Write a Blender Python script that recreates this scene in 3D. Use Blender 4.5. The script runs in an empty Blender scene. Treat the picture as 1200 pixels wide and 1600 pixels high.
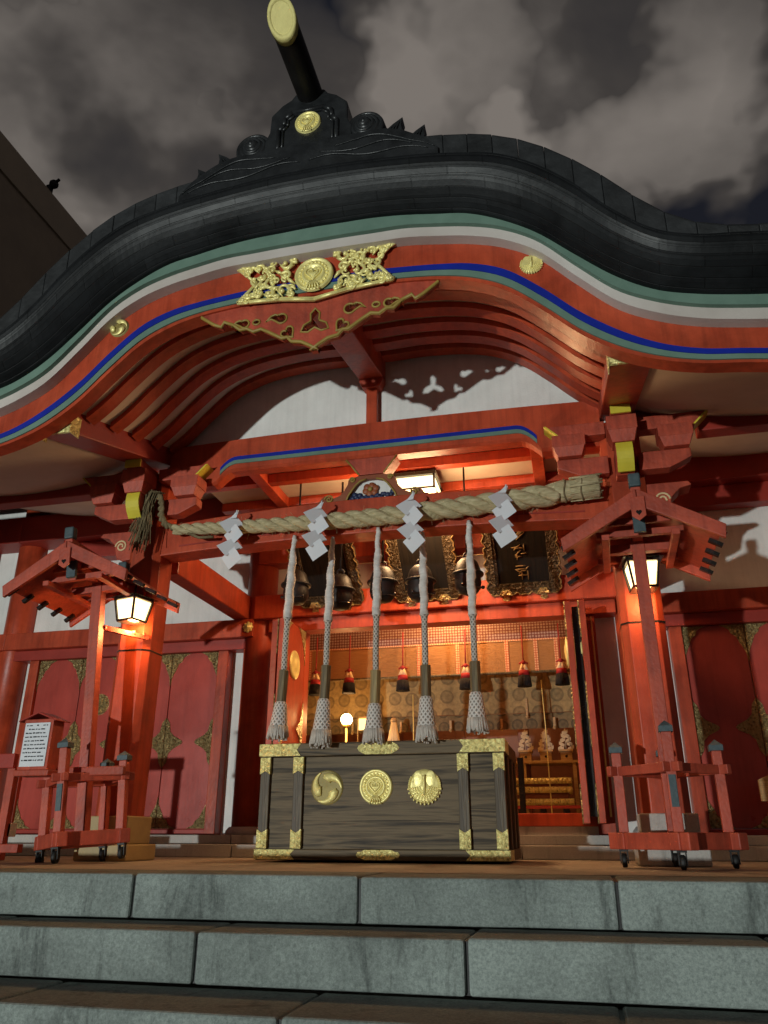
import bpy, bmesh, math, random
import numpy as np
from math import sin, cos, pi, radians, sqrt, atan2
from mathutils import Vector, Matrix

random.seed(7)
SC = bpy.context.scene
COL = SC.collection

# ------------------------------------------------------------------ materials
def new_mat(name):
    m = bpy.data.materials.new(name); m.use_nodes = True
    nt = m.node_tree
    return m, nt, nt.nodes['Principled BSDF']

def N(nt, t, **kw):
    n = nt.nodes.new(t)
    for k, v in kw.items():
        if k in n.inputs: n.inputs[k].default_value = v
        else: setattr(n, k, v)
    return n

def paint(name, c1, c2=None, rough=.5, metal=0., nscale=4., bump=.15, bscale=40., spec=.5, detail=5., streak=None, rvar=.15, coat=0., grime=0., island=0.):
    m, nt, b = new_mat(name)
    c2 = c2 or tuple(x * .7 for x in c1)
    tc = N(nt, 'ShaderNodeTexCoord')
    mp = N(nt, 'ShaderNodeMapping')
    if streak: mp.inputs['Scale'].default_value = streak
    nt.links.new(tc.outputs['Object'], mp.inputs[0])
    n1 = N(nt, 'ShaderNodeTexNoise', Scale=nscale, Detail=detail, Roughness=.6)
    nt.links.new(mp.outputs[0], n1.inputs['Vector'])
    cr = N(nt, 'ShaderNodeValToRGB')
    cr.color_ramp.elements[0].position = .32; cr.color_ramp.elements[1].position = .68
    cr.color_ramp.elements[0].color = (*c2, 1); cr.color_ramp.elements[1].color = (*c1, 1)
    nt.links.new(n1.outputs[0], cr.inputs[0])
    src = cr.outputs[0]
    def mul(a, fac_socket, lo, hi, p0, p1):
        r_ = N(nt, 'ShaderNodeMapRange'); r_.inputs[1].default_value = p0; r_.inputs[2].default_value = p1
        r_.inputs[3].default_value = lo; r_.inputs[4].default_value = hi
        nt.links.new(fac_socket, r_.inputs[0])
        x_ = N(nt, 'ShaderNodeVectorMath', operation='SCALE')
        nt.links.new(a, x_.inputs[0]); nt.links.new(r_.outputs[0], x_.inputs['Scale']); return x_.outputs[0]
    if grime:
        gm = N(nt, 'ShaderNodeTexNoise', Scale=1.6, Detail=7., Roughness=.68, Distortion=.6)
        nt.links.new(tc.outputs['Object'], gm.inputs['Vector']); src = mul(src, gm.outputs[0], 1 - grime, 1.04, .36, .56)
        m3 = N(nt, 'ShaderNodeMapping'); m3.inputs['Scale'].default_value = (14., 14., .8)
        g3 = N(nt, 'ShaderNodeTexNoise', Scale=1.5, Detail=5., Roughness=.6)
        nt.links.new(tc.outputs['Object'], m3.inputs[0]); nt.links.new(m3.outputs[0], g3.inputs['Vector']); src = mul(src, g3.outputs[0], 1 - grime * .7, 1.03, .34, .55)
    if island:
        ge = N(nt, 'ShaderNodeNewGeometry'); src = mul(src, ge.outputs['Random Per Island'], 1 - island, 1 + island * .5, 0, 1)
    nt.links.new(src, b.inputs['Base Color'])
    n2 = N(nt, 'ShaderNodeTexNoise', Scale=bscale, Detail=4.)
    nt.links.new(mp.outputs[0], n2.inputs['Vector'])
    bp = N(nt, 'ShaderNodeBump', Strength=bump, Distance=.01)
    nt.links.new(n2.outputs[0], bp.inputs['Height'])
    nt.links.new(bp.outputs[0], b.inputs['Normal'])
    mr = N(nt, 'ShaderNodeMapRange')
    mr.inputs[3].default_value = max(.03, rough - rvar); mr.inputs[4].default_value = min(1., rough + rvar)
    nt.links.new(n1.outputs[0], mr.inputs[0]); nt.links.new(mr.outputs[0], b.inputs['Roughness'])
    b.inputs['Metallic'].default_value = metal
    b.inputs['Specular IOR Level'].default_value = spec
    b.inputs['Coat Weight'].default_value = coat
    return m

def chased(name, c, metal=.6, rough=.35, scale=38., strength=1.0):
    m, nt, b = new_mat(name)
    tc = N(nt, 'ShaderNodeTexCoord')
    v = N(nt, 'ShaderNodeTexVoronoi', Scale=scale); v.feature = 'SMOOTH_F1'
    n = N(nt, 'ShaderNodeTexNoise', Scale=scale * .7, Detail=3., Distortion=2.5)
    nt.links.new(tc.outputs['Object'], v.inputs['Vector']); nt.links.new(tc.outputs['Object'], n.inputs['Vector'])
    mx = N(nt, 'ShaderNodeMath', operation='ADD')
    nt.links.new(v.outputs[0], mx.inputs[0]); nt.links.new(n.outputs[0], mx.inputs[1])
    bp = N(nt, 'ShaderNodeBump', Strength=strength, Distance=.02)
    nt.links.new(mx.outputs[0], bp.inputs['Height']); nt.links.new(bp.outputs[0], b.inputs['Normal'])
    cr = N(nt, 'ShaderNodeValToRGB')
    cr.color_ramp.elements[0].position = .45; cr.color_ramp.elements[1].position = .95
    cr.color_ramp.elements[0].color = (c[0] * .42, c[1] * .40, c[2] * .35, 1); cr.color_ramp.elements[1].color = (*c, 1)
    nt.links.new(mx.outputs[0], cr.inputs[0]); nt.links.new(cr.outputs[0], b.inputs['Base Color'])
    b.inputs['Metallic'].default_value = metal; b.inputs['Roughness'].default_value = rough
    return m

def wood(name, c1, c2, axis=0, scale=9., rough=.45):
    m, nt, b = new_mat(name)
    tc = N(nt, 'ShaderNodeTexCoord'); mp = N(nt, 'ShaderNodeMapping')
    s = [17., 17., 17.]; s[axis] = .75
    mp.inputs['Scale'].default_value = s
    nt.links.new(tc.outputs['Object'], mp.inputs[0])
    n = N(nt, 'ShaderNodeTexNoise', Scale=1.1, Detail=3., Distortion=1.2)
    nt.links.new(mp.outputs[0], n.inputs['Vector'])
    mm = N(nt, 'ShaderNodeMath', operation='MULTIPLY'); mm.inputs[1].default_value = scale
    nt.links.new(n.outputs[0], mm.inputs[0])
    fr = N(nt, 'ShaderNodeMath', operation='PINGPONG'); fr.inputs[1].default_value = 1.
    nt.links.new(mm.outputs[0], fr.inputs[0])
    n2 = N(nt, 'ShaderNodeTexNoise', Scale=14., Detail=5.)
    nt.links.new(mp.outputs[0], n2.inputs['Vector'])
    ad = N(nt, 'ShaderNodeMix'); ad.data_type = 'FLOAT'; ad.inputs[0].default_value = .45
    nt.links.new(fr.outputs[0], ad.inputs[2]); nt.links.new(n2.outputs[0], ad.inputs[3])
    cr = N(nt, 'ShaderNodeValToRGB')
    cr.color_ramp.elements[0].position = .2; cr.color_ramp.elements[1].position = .75
    cr.color_ramp.elements[0].color = (*c2, 1); cr.color_ramp.elements[1].color = (*c1, 1)
    nt.links.new(ad.outputs[0], cr.inputs[0]); nt.links.new(cr.outputs[0], b.inputs['Base Color'])
    bp = N(nt, 'ShaderNodeBump', Strength=.25, Distance=.006)
    nt.links.new(ad.outputs[0], bp.inputs['Height']); nt.links.new(bp.outputs[0], b.inputs['Normal'])
    b.inputs['Roughness'].default_value = rough; b.inputs['Specular IOR Level'].default_value = .22
    return m

def granite(name, c1, c2, stain=.35):
    m, nt, b = new_mat(name)
    tc = N(nt, 'ShaderNodeTexCoord')
    n1 = N(nt, 'ShaderNodeTexNoise', Scale=75., Detail=10., Roughness=.88)
    n2 = N(nt, 'ShaderNodeTexNoise', Scale=1.7, Detail=6., Roughness=.65)
    mp = N(nt, 'ShaderNodeMapping'); mp.inputs['Scale'].default_value = (3.1, 3.1, .7)
    n3 = N(nt, 'ShaderNodeTexNoise', Scale=2.1, Detail=9., Roughness=.72, Distortion=.4)
    nt.links.new(tc.outputs['Object'], n1.inputs['Vector']); nt.links.new(tc.outputs['Object'], n2.inputs['Vector'])
    nt.links.new(tc.outputs['Object'], mp.inputs[0]); nt.links.new(mp.outputs[0], n3.inputs['Vector'])
    cr = N(nt, 'ShaderNodeValToRGB')
    cr.color_ramp.elements[0].position = .36; cr.color_ramp.elements[1].position = .62
    cr.color_ramp.elements[0].color = (*c2, 1); cr.color_ramp.elements[1].color = (*c1, 1)
    nt.links.new(n1.outputs[0], cr.inputs[0])
    r2 = N(nt, 'ShaderNodeValToRGB')
    r2.color_ramp.elements[0].position = .32; r2.color_ramp.elements[1].position = .62
    r2.color_ramp.elements[0].color = (1 - stain,) * 3 + (1,); r2.color_ramp.elements[1].color = (1, 1, 1, 1)
    nt.links.new(n2.outputs[0], r2.inputs[0])
    r3 = N(nt, 'ShaderNodeValToRGB')
    r3.color_ramp.elements[0].position = .34; r3.color_ramp.elements[1].position = .46
    r3.color_ramp.elements[0].color = (1 - stain * 1.5, 1 - stain * 1.5, 1 - stain * 1.5, 1); r3.color_ramp.elements[1].color = (1, 1, 1, 1)
    nt.links.new(n3.outputs[0], r3.inputs[0])
    a = N(nt, 'ShaderNodeMix'); a.data_type = 'RGBA'; a.blend_type = 'MULTIPLY'; a.inputs[0].default_value = 1
    nt.links.new(cr.outputs[0], a.inputs[6]); nt.links.new(r2.outputs[0], a.inputs[7])
    a2 = N(nt, 'ShaderNodeMix'); a2.data_type = 'RGBA'; a2.blend_type = 'MULTIPLY'; a2.inputs[0].default_value = .8
    nt.links.new(a.outputs[2], a2.inputs[6]); nt.links.new(r3.outputs[0], a2.inputs[7])
    ge = N(nt, 'ShaderNodeNewGeometry'); r4 = N(nt, 'ShaderNodeMapRange'); r4.inputs[3].default_value = .80; r4.inputs[4].default_value = 1.08
    nt.links.new(ge.outputs['Random Per Island'], r4.inputs[0])
    x4 = N(nt, 'ShaderNodeVectorMath', operation='SCALE'); nt.links.new(a2.outputs[2], x4.inputs[0]); nt.links.new(r4.outputs[0], x4.inputs['Scale'])
    nt.links.new(x4.outputs[0], b.inputs['Base Color'])
    bp = N(nt, 'ShaderNodeBump', Strength=.8, Distance=.012)
    nt.links.new(n1.outputs[0], bp.inputs['Height']); nt.links.new(bp.outputs[0], b.inputs['Normal'])
    b.inputs['Roughness'].default_value = .8
    return m

def glow(name, col, strength):
    m, nt, b = new_mat(name)
    b.inputs['Base Color'].default_value = (.8, .75, .65, 1)
    tc = N(nt, 'ShaderNodeTexCoord')
    n = N(nt, 'ShaderNodeTexNoise', Scale=9., Detail=2.)
    nt.links.new(tc.outputs['Object'], n.inputs['Vector'])
    mr = N(nt, 'ShaderNodeMapRange'); mr.inputs[3].default_value = strength * .7; mr.inputs[4].default_value = strength * 1.2
    nt.links.new(n.outputs[0], mr.inputs[0])
    b.inputs['Emission Color'].default_value = (*col, 1)
    nt.links.new(mr.outputs[0], b.inputs['Emission Strength'])
    return m

def weave(name, c1, c2, scale=60., rough=.9, diag=True):
    """knotted cord / cloth"""
    m, nt, b = new_mat(name)
    tc = N(nt, 'ShaderNodeTexCoord'); mp = N(nt, 'ShaderNodeMapping')
    nt.links.new(tc.outputs['UV'], mp.inputs[0])
    ws = []
    for s in (1, -1):
        w = N(nt, 'ShaderNodeTexWave', Scale=1.); w.bands_direction = 'X'
        m2 = N(nt, 'ShaderNodeMapping'); m2.inputs['Rotation'].default_value = (0, 0, s * radians(45) if diag else (0 if s > 0 else radians(90)))
        m2.inputs['Scale'].default_value = (scale,) * 3
        nt.links.new(tc.outputs['UV'], m2.inputs[0]); nt.links.new(m2.outputs[0], w.inputs['Vector']); ws.append(w)
    mx = N(nt, 'ShaderNodeMath', operation='MAXIMUM')
    nt.links.new(ws[0].outputs[1], mx.inputs[0]); nt.links.new(ws[1].outputs[1], mx.inputs[1])
    cr = N(nt, 'ShaderNodeValToRGB')
    cr.color_ramp.elements[0].position = .25; cr.color_ramp.elements[1].position = .75
    cr.color_ramp.elements[0].color = (*c2, 1); cr.color_ramp.elements[1].color = (*c1, 1)
    nt.links.new(mx.outputs[0], cr.inputs[0]); nt.links.new(cr.outputs[0], b.inputs['Base Color'])
    bp = N(nt, 'ShaderNodeBump', Strength=.7, Distance=.008)
    nt.links.new(mx.outputs[0], bp.inputs['Height']); nt.links.new(bp.outputs[0], b.inputs['Normal'])
    b.inputs['Roughness'].default_value = rough
    return m

def brocade(name, base, spot, scale, thr=.42, ring=True):
    """cloth with round woven motifs, in UV metres"""
    m, nt, b = new_mat(name)
    tc = N(nt, 'ShaderNodeTexCoord'); v = N(nt, 'ShaderNodeTexVoronoi', Scale=scale, Randomness=.12)
    v.voronoi_dimensions = '2D'
    nt.links.new(tc.outputs['UV'], v.inputs['Vector'])
    cr = N(nt, 'ShaderNodeValToRGB'); e = cr.color_ramp.elements
    e[0].position = 0; e[0].color = (*spot, 1); e[1].position = thr; e[1].color = (*base, 1)
    q = e.new(thr - .06); q.color = tuple(x * .8 for x in spot) + (1,)
    q = e.new(thr * .55); q.color = tuple((x + y) / 2 for x, y in zip(spot, base)) + (1,)
    nt.links.new(v.outputs[0], cr.inputs[0])
    n = N(nt, 'ShaderNodeTexNoise', Scale=scale * 5, Detail=4.)
    nt.links.new(tc.outputs['UV'], n.inputs['Vector'])
    mx = N(nt, 'ShaderNodeMix'); mx.data_type = 'RGBA'; mx.blend_type = 'OVERLAY'; mx.inputs[0].default_value = .6
    nt.links.new(cr.outputs[0], mx.inputs[6]); nt.links.new(n.outputs[0], mx.inputs[7])
    nt.links.new(mx.outputs[2], b.inputs['Base Color'])
    b.inputs['Roughness'].default_value = .8
    return m

M = {}
M['red'] = paint('vermilion_paint', (.51, .076, .028), (.38, .050, .020), rough=.42, nscale=3.2, bump=.18, bscale=28, spec=.35, grime=.30)
M['redw'] = paint('weathered_vermilion_paint', (.50, .078, .036), (.36, .050, .025), rough=.55, nscale=6., bump=.3, bscale=50, grime=.32)
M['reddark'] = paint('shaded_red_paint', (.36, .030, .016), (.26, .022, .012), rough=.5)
M['door'] = paint('door_lacquer', (.47, .074, .054), (.36, .050, .037), rough=.30, nscale=1.4, bump=.06, grime=.15)
M['white'] = paint('lime_plaster', (.78, .77, .74), (.66, .65, .62), rough=.85, nscale=2.5, bump=.2, bscale=60, spec=.2, grime=.06)
M['cream'] = paint('cream_ceiling_board', (.62, .52, .42), (.50, .41, .32), rough=.75, nscale=2., bump=.1, spec=.2)
M['soffit'] = paint('pale_soffit_board', (.68, .60, .52), (.56, .49, .42), rough=.8, nscale=2., bump=.1, spec=.2)
M['copper'] = paint('dark_copper_sheet', (.018, .020, .022), (.008, .009, .010), rough=.44, metal=.0, nscale=2.2, bump=.25, bscale=10, spec=.22, grime=.3)
def seams(m, w_, h_, dark=.45):
    nt = m.node_tree; b = nt.nodes['Principled BSDF']; tc = N(nt, 'ShaderNodeTexCoord')
    br = N(nt, 'ShaderNodeTexBrick', Scale=1.); br.inputs['Brick Width'].default_value = w_; br.inputs['Row Height'].default_value = h_; br.inputs['Mortar Size'].default_value = .0035
    br.inputs['Color1'].default_value = (1, 1, 1, 1); br.inputs['Color2'].default_value = (.62, .62, .64, 1); br.inputs['Mortar'].default_value = (dark, dark, dark, 1); br.inputs['Mortar Smooth'].default_value = .4
    nt.links.new(tc.outputs['UV'], br.inputs['Vector'])
    old = b.inputs['Base Color'].links[0].from_socket
    mx = N(nt, 'ShaderNodeMix'); mx.data_type = 'RGBA'; mx.blend_type = 'MULTIPLY'; mx.inputs[0].default_value = 1
    nt.links.new(old, mx.inputs[6]); nt.links.new(br.outputs[0], mx.inputs[7]); nt.links.new(mx.outputs[2], b.inputs['Base Color'])
    bo = b.inputs['Normal'].links[0].from_node; bp = N(nt, 'ShaderNodeBump', Strength=.5, Distance=.004)
    nt.links.new(br.outputs['Fac'], bp.inputs['Height']); bp.invert = True; nt.links.new(bo.outputs[0], bp.inputs['Normal']); nt.links.new(bp.outputs[0], b.inputs['Normal'])
seams(M['copper'], .46, .062)
M['copper2'] = paint('dark_copper_tile', (.024, .026, .028), (.012, .013, .014), rough=.5, metal=.0, nscale=7, bump=.5, bscale=18, island=.25)
M['ornament'] = paint('ornament_copper', (.026, .028, .030), (.012, .013, .014), rough=.36, metal=.1, nscale=8, bump=.35, bscale=30)
M['blue'] = paint('ultramarine_paint', (.006, .022, .32), (.005, .016, .22), rough=.6, spec=.2)
M['green'] = paint('celadon_paint', (.155, .245, .195), (.11, .185, .145), rough=.7, spec=.2)
M['trimwhite'] = paint('white_trim_paint', (.66, .60, .56), (.44, .38, .34), rough=.6, nscale=.9)  # white dulled brownish: the shadow on the trim is put into its colour
M['yellow'] = paint('yellow_ochre_paint', (.66, .56, .04), (.52, .42, .03), rough=.55)
M['ochre'] = paint('gold_ochre_edge', (.36, .25, .05), (.25, .16, .03), rough=.5)
M['strut'] = paint('strut_brown_red', (.30, .085, .03), (.20, .05, .02), rough=.5)
M['gold'] = chased('chased_gilt', (1.0, .90, .36), metal=.25, rough=.30)
M['goldflat'] = paint('smooth_gilt', (1.0, .90, .36), (.80, .68, .25), rough=.42, metal=.28, nscale=14, bump=.3, bscale=40)
M['golddim'] = chased('aged_gilt', (.56, .43, .19), metal=.6, rough=.38, scale=42, strength=1.6)
M['faintgold'] = paint('worn_gold_leaf', (.24, .15, .05), (.10, .06, .02), rough=.6, nscale=30)
M['goldmatt'] = paint('matt_gilt', (.74, .66, .26), (.56, .48, .17), rough=.65, metal=.15, nscale=9, bump=.3)
M['golddark'] = paint('recessed_gilt', (.34, .27, .09), (.22, .17, .05), rough=.55, metal=.2)
M['goldground'] = paint('dull_gilt_ground', (.40, .30, .09), (.26, .19, .05), rough=.4, metal=.55, nscale=14, bump=.3)
M['boxwood'] = wood('dark_keyaki_wood', (.150, .108, .060), (.024, .016, .009), scale=6., rough=.55)
M['boxpost'] = wood('dark_keyaki_post', (.125, .095, .058), (.058, .042, .026), axis=2)
M['stone'] = granite('grey_granite', (.47, .535, .495), (.17, .205, .19), .46)
M['floor'] = granite('worn_floor_stone', (.62, .55, .45), (.48, .42, .34), .3)
M['plinth'] = granite('plinth_granite', (.66, .63, .58), (.48, .46, .43), .25)
M['tan'] = paint('tan_pillar_shoe', (.42, .31, .14), (.33, .24, .11), rough=.55, nscale=7)  # tan tone for the left porch pillar's shoe and plinth
M['ground'] = granite('courtyard_paving', (.30, .30, .29), (.2, .2, .195), .4)
M['straw'] = paint('rice_straw', (.60, .52, .32), (.34, .28, .15), rough=.9, nscale=10, bump=1., bscale=20, streak=(1, 6, 6), spec=.1)
M['straw2'] = paint('loose_straw', (.24, .185, .10), (.13, .10, .055), rough=.95, nscale=20, bump=.6, spec=.1)
M['cloth'] = paint('white_cotton_wrap', (.72, .69, .66), (.50, .47, .44), rough=.9, nscale=16, bump=.7, bscale=26, spec=.1)
M['cord'] = weave('grey_braided_cord', (.52, .48, .43), (.12, .10, .08), 13.)
M['tassel'] = weave('knotted_white_cord', (.62, .58, .54), (.20, .17, .14), 12.)
M['fringe'] = paint('cord_fringe', (.70, .65, .60), (.40, .36, .30), rough=.95, nscale=40, streak=(8, 8, .6), bump=.8)
M['handle'] = wood('worn_handle_wood', (.20, .15, .075), (.09, .065, .035), axis=2)
M['handlelt'] = wood('light_handle_wood', (.36, .27, .12), (.20, .145, .06), axis=2)
M['paper'] = paint('white_paper', (.66, .67, .70), (.60, .61, .64), rough=.8, nscale=3, bump=.03)
M['iron'] = paint('blackened_bronze', (.014, .012, .011), (.007, .006, .006), rough=.5, metal=.1, nscale=6, bump=.2, spec=.35)
M['black'] = paint('black_lacquer', (.016, .013, .011), (.010, .008, .007), rough=.25, bump=.05)
M['plaque'] = wood('black_brown_board', (.009, .006, .004), (.004, .003, .0025), axis=2, rough=.85)
M['carved'] = chased('carved_dark_frame', (.060, .038, .016), metal=.4, rough=.45, scale=45)
M['cap'] = paint('verdigris_cap', (.055, .085, .095), (.032, .052, .060), rough=.55, nscale=12, bump=.3)
M['rubber'] = paint('black_rubber', (.012, .012, .012), (.008, .008, .008), rough=.6)
M['ink'] = paint('black_ink', (.03, .03, .035), (.02, .02, .025), rough=.8)
M['lamp'] = glow('lit_lantern_paper', (1., .74, .33), 3.4)
M['lampc'] = glow('lit_ceiling_lantern_paper', (1., .76, .38), 3.2)
M['lampdim'] = glow('backlit_screen_paper', (1., .62, .22), 1.6)
M['globe'] = glow('lit_glass_globe', (1., .72, .32), 22.)
M['blind'] = paint('bamboo_blind', (.42, .20, .06), (.28, .125, .036), rough=.6, nscale=5, bump=.8, bscale=6, streak=(2, 2, 60))
M['band'] = brocade('patterned_silk_border', (.13, .035, .025), (.40, .30, .26), 34., .40)
M['braid'] = brocade('red_gold_braid', (.50, .13, .05), (.80, .52, .28), 40., .4)
M['curtain'] = brocade('tan_brocade', (.33, .225, .095), (.20, .135, .06), 5.2, .40)
M['curtain2'] = brocade('shaded_brocade', (.20, .135, .06), (.10, .07, .035), 6.5, .42)
M['silkred'] = paint('red_silk', (.34, .010, .014), (.22, .008, .010), rough=.7)
M['silkblk'] = paint('black_silk', (.012, .010, .012), (.008, .007, .008), rough=.8, nscale=60, streak=(6, 6, .4), bump=.6)
M['silkcream'] = paint('cream_silk', (.80, .62, .36), (.62, .44, .22), rough=.7)
M['dimpaper'] = paint('dimmed_offering_paper', (.55, .42, .28), (.40, .29, .18), rough=.8)  # offering paper darkened: the hall's weak light is put into its colour
M['tatami'] = paint('straw_mat', (.34, .26, .13), (.26, .19, .09), rough=.8, streak=(1, 20, 1))
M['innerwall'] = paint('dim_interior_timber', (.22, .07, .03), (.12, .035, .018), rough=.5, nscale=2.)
M['paleWood'] = wood('plain_cypress', (.50, .32, .15), (.38, .23, .10))
M['concrete'] = paint('brown_render_wall', (.56, .45, .34), (.48, .39, .30), rough=.9, nscale=1.1, bump=.3, bscale=6)
M['concrete2'] = paint('parapet_render', (.46, .36, .27), (.38, .30, .23), rough=.9, nscale=1.5, bump=.3, bscale=6)
M['pearl'] = paint('iridescent_boss', (.60, .68, .56), (.40, .55, .50), rough=.15, metal=.7, nscale=9, bump=.02)

# ------------------------------------------------------------------ mesh kit
class MB:
    def __init__(s): s.v = []; s.f = []; s.uv = {}; s.sm = []
    def add(s, vs, fs, smooth=False, uvs=None):
        o = len(s.v); s.v += [tuple(map(float, p)) for p in vs]
        for i, f in enumerate(fs):
            if uvs: s.uv[len(s.f)] = uvs[i]
            s.f.append([o + k for k in f]); s.sm.append(smooth)
        return s
    def box(s, x0, x1, y0, y1, z0, z1):
        vs = [(x, y, z) for x in (x0, x1) for y in (y0, y1) for z in (z0, z1)]
        return s.add(vs, [(0, 1, 3, 2), (4, 6, 7, 5), (0, 4, 5, 1), (2, 3, 7, 6), (0, 2, 6, 4), (1, 5, 7, 3)])
    def cbox(s, c, d, rot=None):
        R = rot or Matrix.Identity(3)
        vs = [Vector(c) + R @ Vector((x * d[0] / 2, y * d[1] / 2, z * d[2] / 2)) for x in (-1, 1) for y in (-1, 1) for z in (-1, 1)]
        return s.add(vs, [(0, 1, 3, 2), (4, 6, 7, 5), (0, 4, 5, 1), (2, 3, 7, 6), (0, 2, 6, 4), (1, 5, 7, 3)])
    def beam(s, a, b, w, h, up=(0, 0, 1)):
        a, b = Vector(a), Vector(b); d = (b - a).normalized(); r = d.cross(Vector(up)).normalized(); u = r.cross(d)
        vs = [p + r * x * w / 2 + u * z * h / 2 for p in (a, b) for x in (-1, 1) for z in (-1, 1)]
        return s.add(vs, [(0, 1, 3, 2), (4, 6, 7, 5), (0, 4, 5, 1), (2, 3, 7, 6), (0, 2, 6, 4), (1, 5, 7, 3)])
    def prism(s, poly, d0, d1, plane='XZ', smooth=False):
        def P(p, d):
            return {'XZ': (p[0], d, p[1]), 'YZ': (d, p[0], p[1]), 'XY': (p[0], p[1], d)}[plane]
        n = len(poly); ar = sum(poly[i][0] * poly[(i + 1) % n][1] - poly[(i + 1) % n][0] * poly[i][1] for i in range(n))
        if (ar < 0): poly = poly[::-1]
        vs = [P(p, d0) for p in poly] + [P(p, d1) for p in poly]
        fs = [list(range(n)), list(range(2 * n - 1, n - 1, -1))] + [(i, n + i, n + (i + 1) % n, (i + 1) % n) for i in range(n)]
        return s.add(vs, fs)
    def tube(s, path, r, n=10, caps=True, smooth=True, ru=1.):
        path = [Vector(p) for p in path]; L = len(path)
        if not hasattr(r, '__len__'): r = [r] * L
        ref = None; vs = []; fs = []; uvs = []; ln = 0
        acc = [0]
        for i in range(1, L): acc.append(acc[-1] + (path[i] - path[i - 1]).length)
        for i, p in enumerate(path):
            t = (path[min(i + 1, L - 1)] - path[max(i - 1, 0)]).normalized()
            if ref is None:
                ref = Vector((0, 0, 1)) if abs(t.z) < .9 else Vector((1, 0, 0))
            a = (ref - t * ref.dot(t)).normalized(); ref = a; b2 = t.cross(a)
            for k in range(n):
                q = 2 * pi * k / n
                vs.append(p + (a * cos(q) + b2 * sin(q)) * r[i])
        rm = max(r)
        for i in range(L - 1):
            for k in range(n):
                fs.append((i * n + k, i * n + (k + 1) % n, (i + 1) * n + (k + 1) % n, (i + 1) * n + k))
                u0, u1 = k / n * 2 * pi * rm * ru, (k + 1) / n * 2 * pi * rm * ru
                uvs.append([(u0, acc[i]), (u1, acc[i]), (u1, acc[i + 1]), (u0, acc[i + 1])])
        if caps:
            fs.append(tuple(range(n - 1, -1, -1))); uvs.append([(0, 0)] * n)
            fs.append(tuple((L - 1) * n + k for k in range(n))); uvs.append([(0, 0)] * n)
        return s.add(vs, fs, smooth, uvs)
    def lathe(s, prof, c, n=20, axis='Z', smooth=True):
        vs = []; fs = []
        for (r, h) in prof:
            for k in range(n):
                q = 2 * pi * k / n; x, y = r * cos(q), r * sin(q)
                p = {'Z': (x, y, h), 'Y': (x, h, y), 'X': (h, x, y)}[axis]
                vs.append((c[0] + p[0], c[1] + p[1], c[2] + p[2]))
        L = len(prof)
        for i in range(L - 1):
            for k in range(n):
                q = (i * n + k, i * n + (k + 1) % n, (i + 1) * n + (k + 1) % n, (i + 1) * n + k)
                fs.append(q if axis != 'Y' else q[::-1])
        fs.append(tuple(range(n - 1, -1, -1))); fs.append(tuple((L - 1) * n + k for k in range(n)))
        return s.add(vs, fs, smooth)
    def ball(s, c, r, n=10, sq=(1, 1, 1)):
        vs = []; fs = []; m = max(4, n // 2)
        for i in range(m + 1):
            t = pi * i / m
            for k in range(n):
                q = 2 * pi * k / n
                vs.append((c[0] + r * sq[0] * sin(t) * cos(q), c[1] + r * sq[1] * sin(t) * sin(q), c[2] + r * sq[2] * cos(t)))
        for i in range(m):
            for k in range(n):
                fs.append((i * n + k, (i + 1) * n + k, (i + 1) * n + (k + 1) % n, i * n + (k + 1) % n))
        return s.add(vs, fs, True)
    def grid(s, P, smooth=True, uvf=None):
        a, b = len(P), len(P[0]); vs = [p for row in P for p in row]; fs = []; uvs = []
        for i in range(a - 1):
            for k in range(b - 1):
                ids = (i * b + k, (i + 1) * b + k, (i + 1) * b + k + 1, i * b + k + 1); fs.append(ids)
                if uvf: uvs.append([uvf(vs[j]) for j in ids])
        return s.add(vs, fs, smooth, uvs if uvf else None)
    def quad(s, a, b, c, d, uv=None):
        return s.add([a, b, c, d], [(0, 1, 2, 3)], False, [uv] if uv else None)
    def build(s, name, mat, parent=None, bevel=0., sub=None):
        P = np.array(s.v); c = (P.min(0) + P.max(0)) / 2
        me = bpy.data.meshes.new(name)
        me.from_pydata([tuple(p - c) for p in P], [], s.f); 
        me.polygons.foreach_set('use_smooth', s.sm)
        if s.uv:
            ul = me.uv_layers.new(name='UVMap')
            for pi_, poly in enumerate(me.polygons):
                u = s.uv.get(pi_)
                if u:
                    for li, q in zip(poly.loop_indices, u): ul.data[li].uv = q
        me.materials.append(mat); me.update()
        o = bpy.data.objects.new(name, me); COL.objects.link(o)
        base = Vector((0, 0, 0))
        if parent is not None:
            o.parent = parent; base = Vector(CEN.get(parent.name, (0, 0, 0)))
        o.location = Vector(c) - base; CEN[o.name] = tuple(c)
        if bevel:
            bv = o.modifiers.new('Bevel', 'BEVEL'); bv.width = bevel; bv.segments = 2; bv.limit_method = 'ANGLE'; bv.angle_limit = radians(40)
        return o
CEN = {}          # centre of every object in the frame of its thing

def thing(name, label, cat, loc=(0, 0, 0), rot=(0, 0, 0), group=None, world=True):
    """Empty at a thing's base. world=True: parts are given in world coordinates"""
    o = bpy.data.objects.new(name, None); COL.objects.link(o)
    o.location = loc; o.rotation_euler = rot; o.empty_display_size = .2
    CEN[o.name] = tuple(loc) if world else (0, 0, 0)
    tag(o, label, cat, group); return o
def tag(o, label, cat, group=None):
    o['label'] = label; o['category'] = cat
    if group: o['group'] = group
    return o
def struct(o): o['kind'] = 'structure'; return o
def dup(root, loc, rot=None, label=None):
    def cp(o, par):
        c = o.copy(); COL.objects.link(c); c.parent = par; CEN[c.name] = CEN.get(o.name, (0, 0, 0))
        for ch in list(o.children): cp(ch, c)
        return c
    r = cp(root, None); r.location = loc
    if rot is not None: r.rotation_euler = rot
    if label: r['label'] = label
    return r

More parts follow.
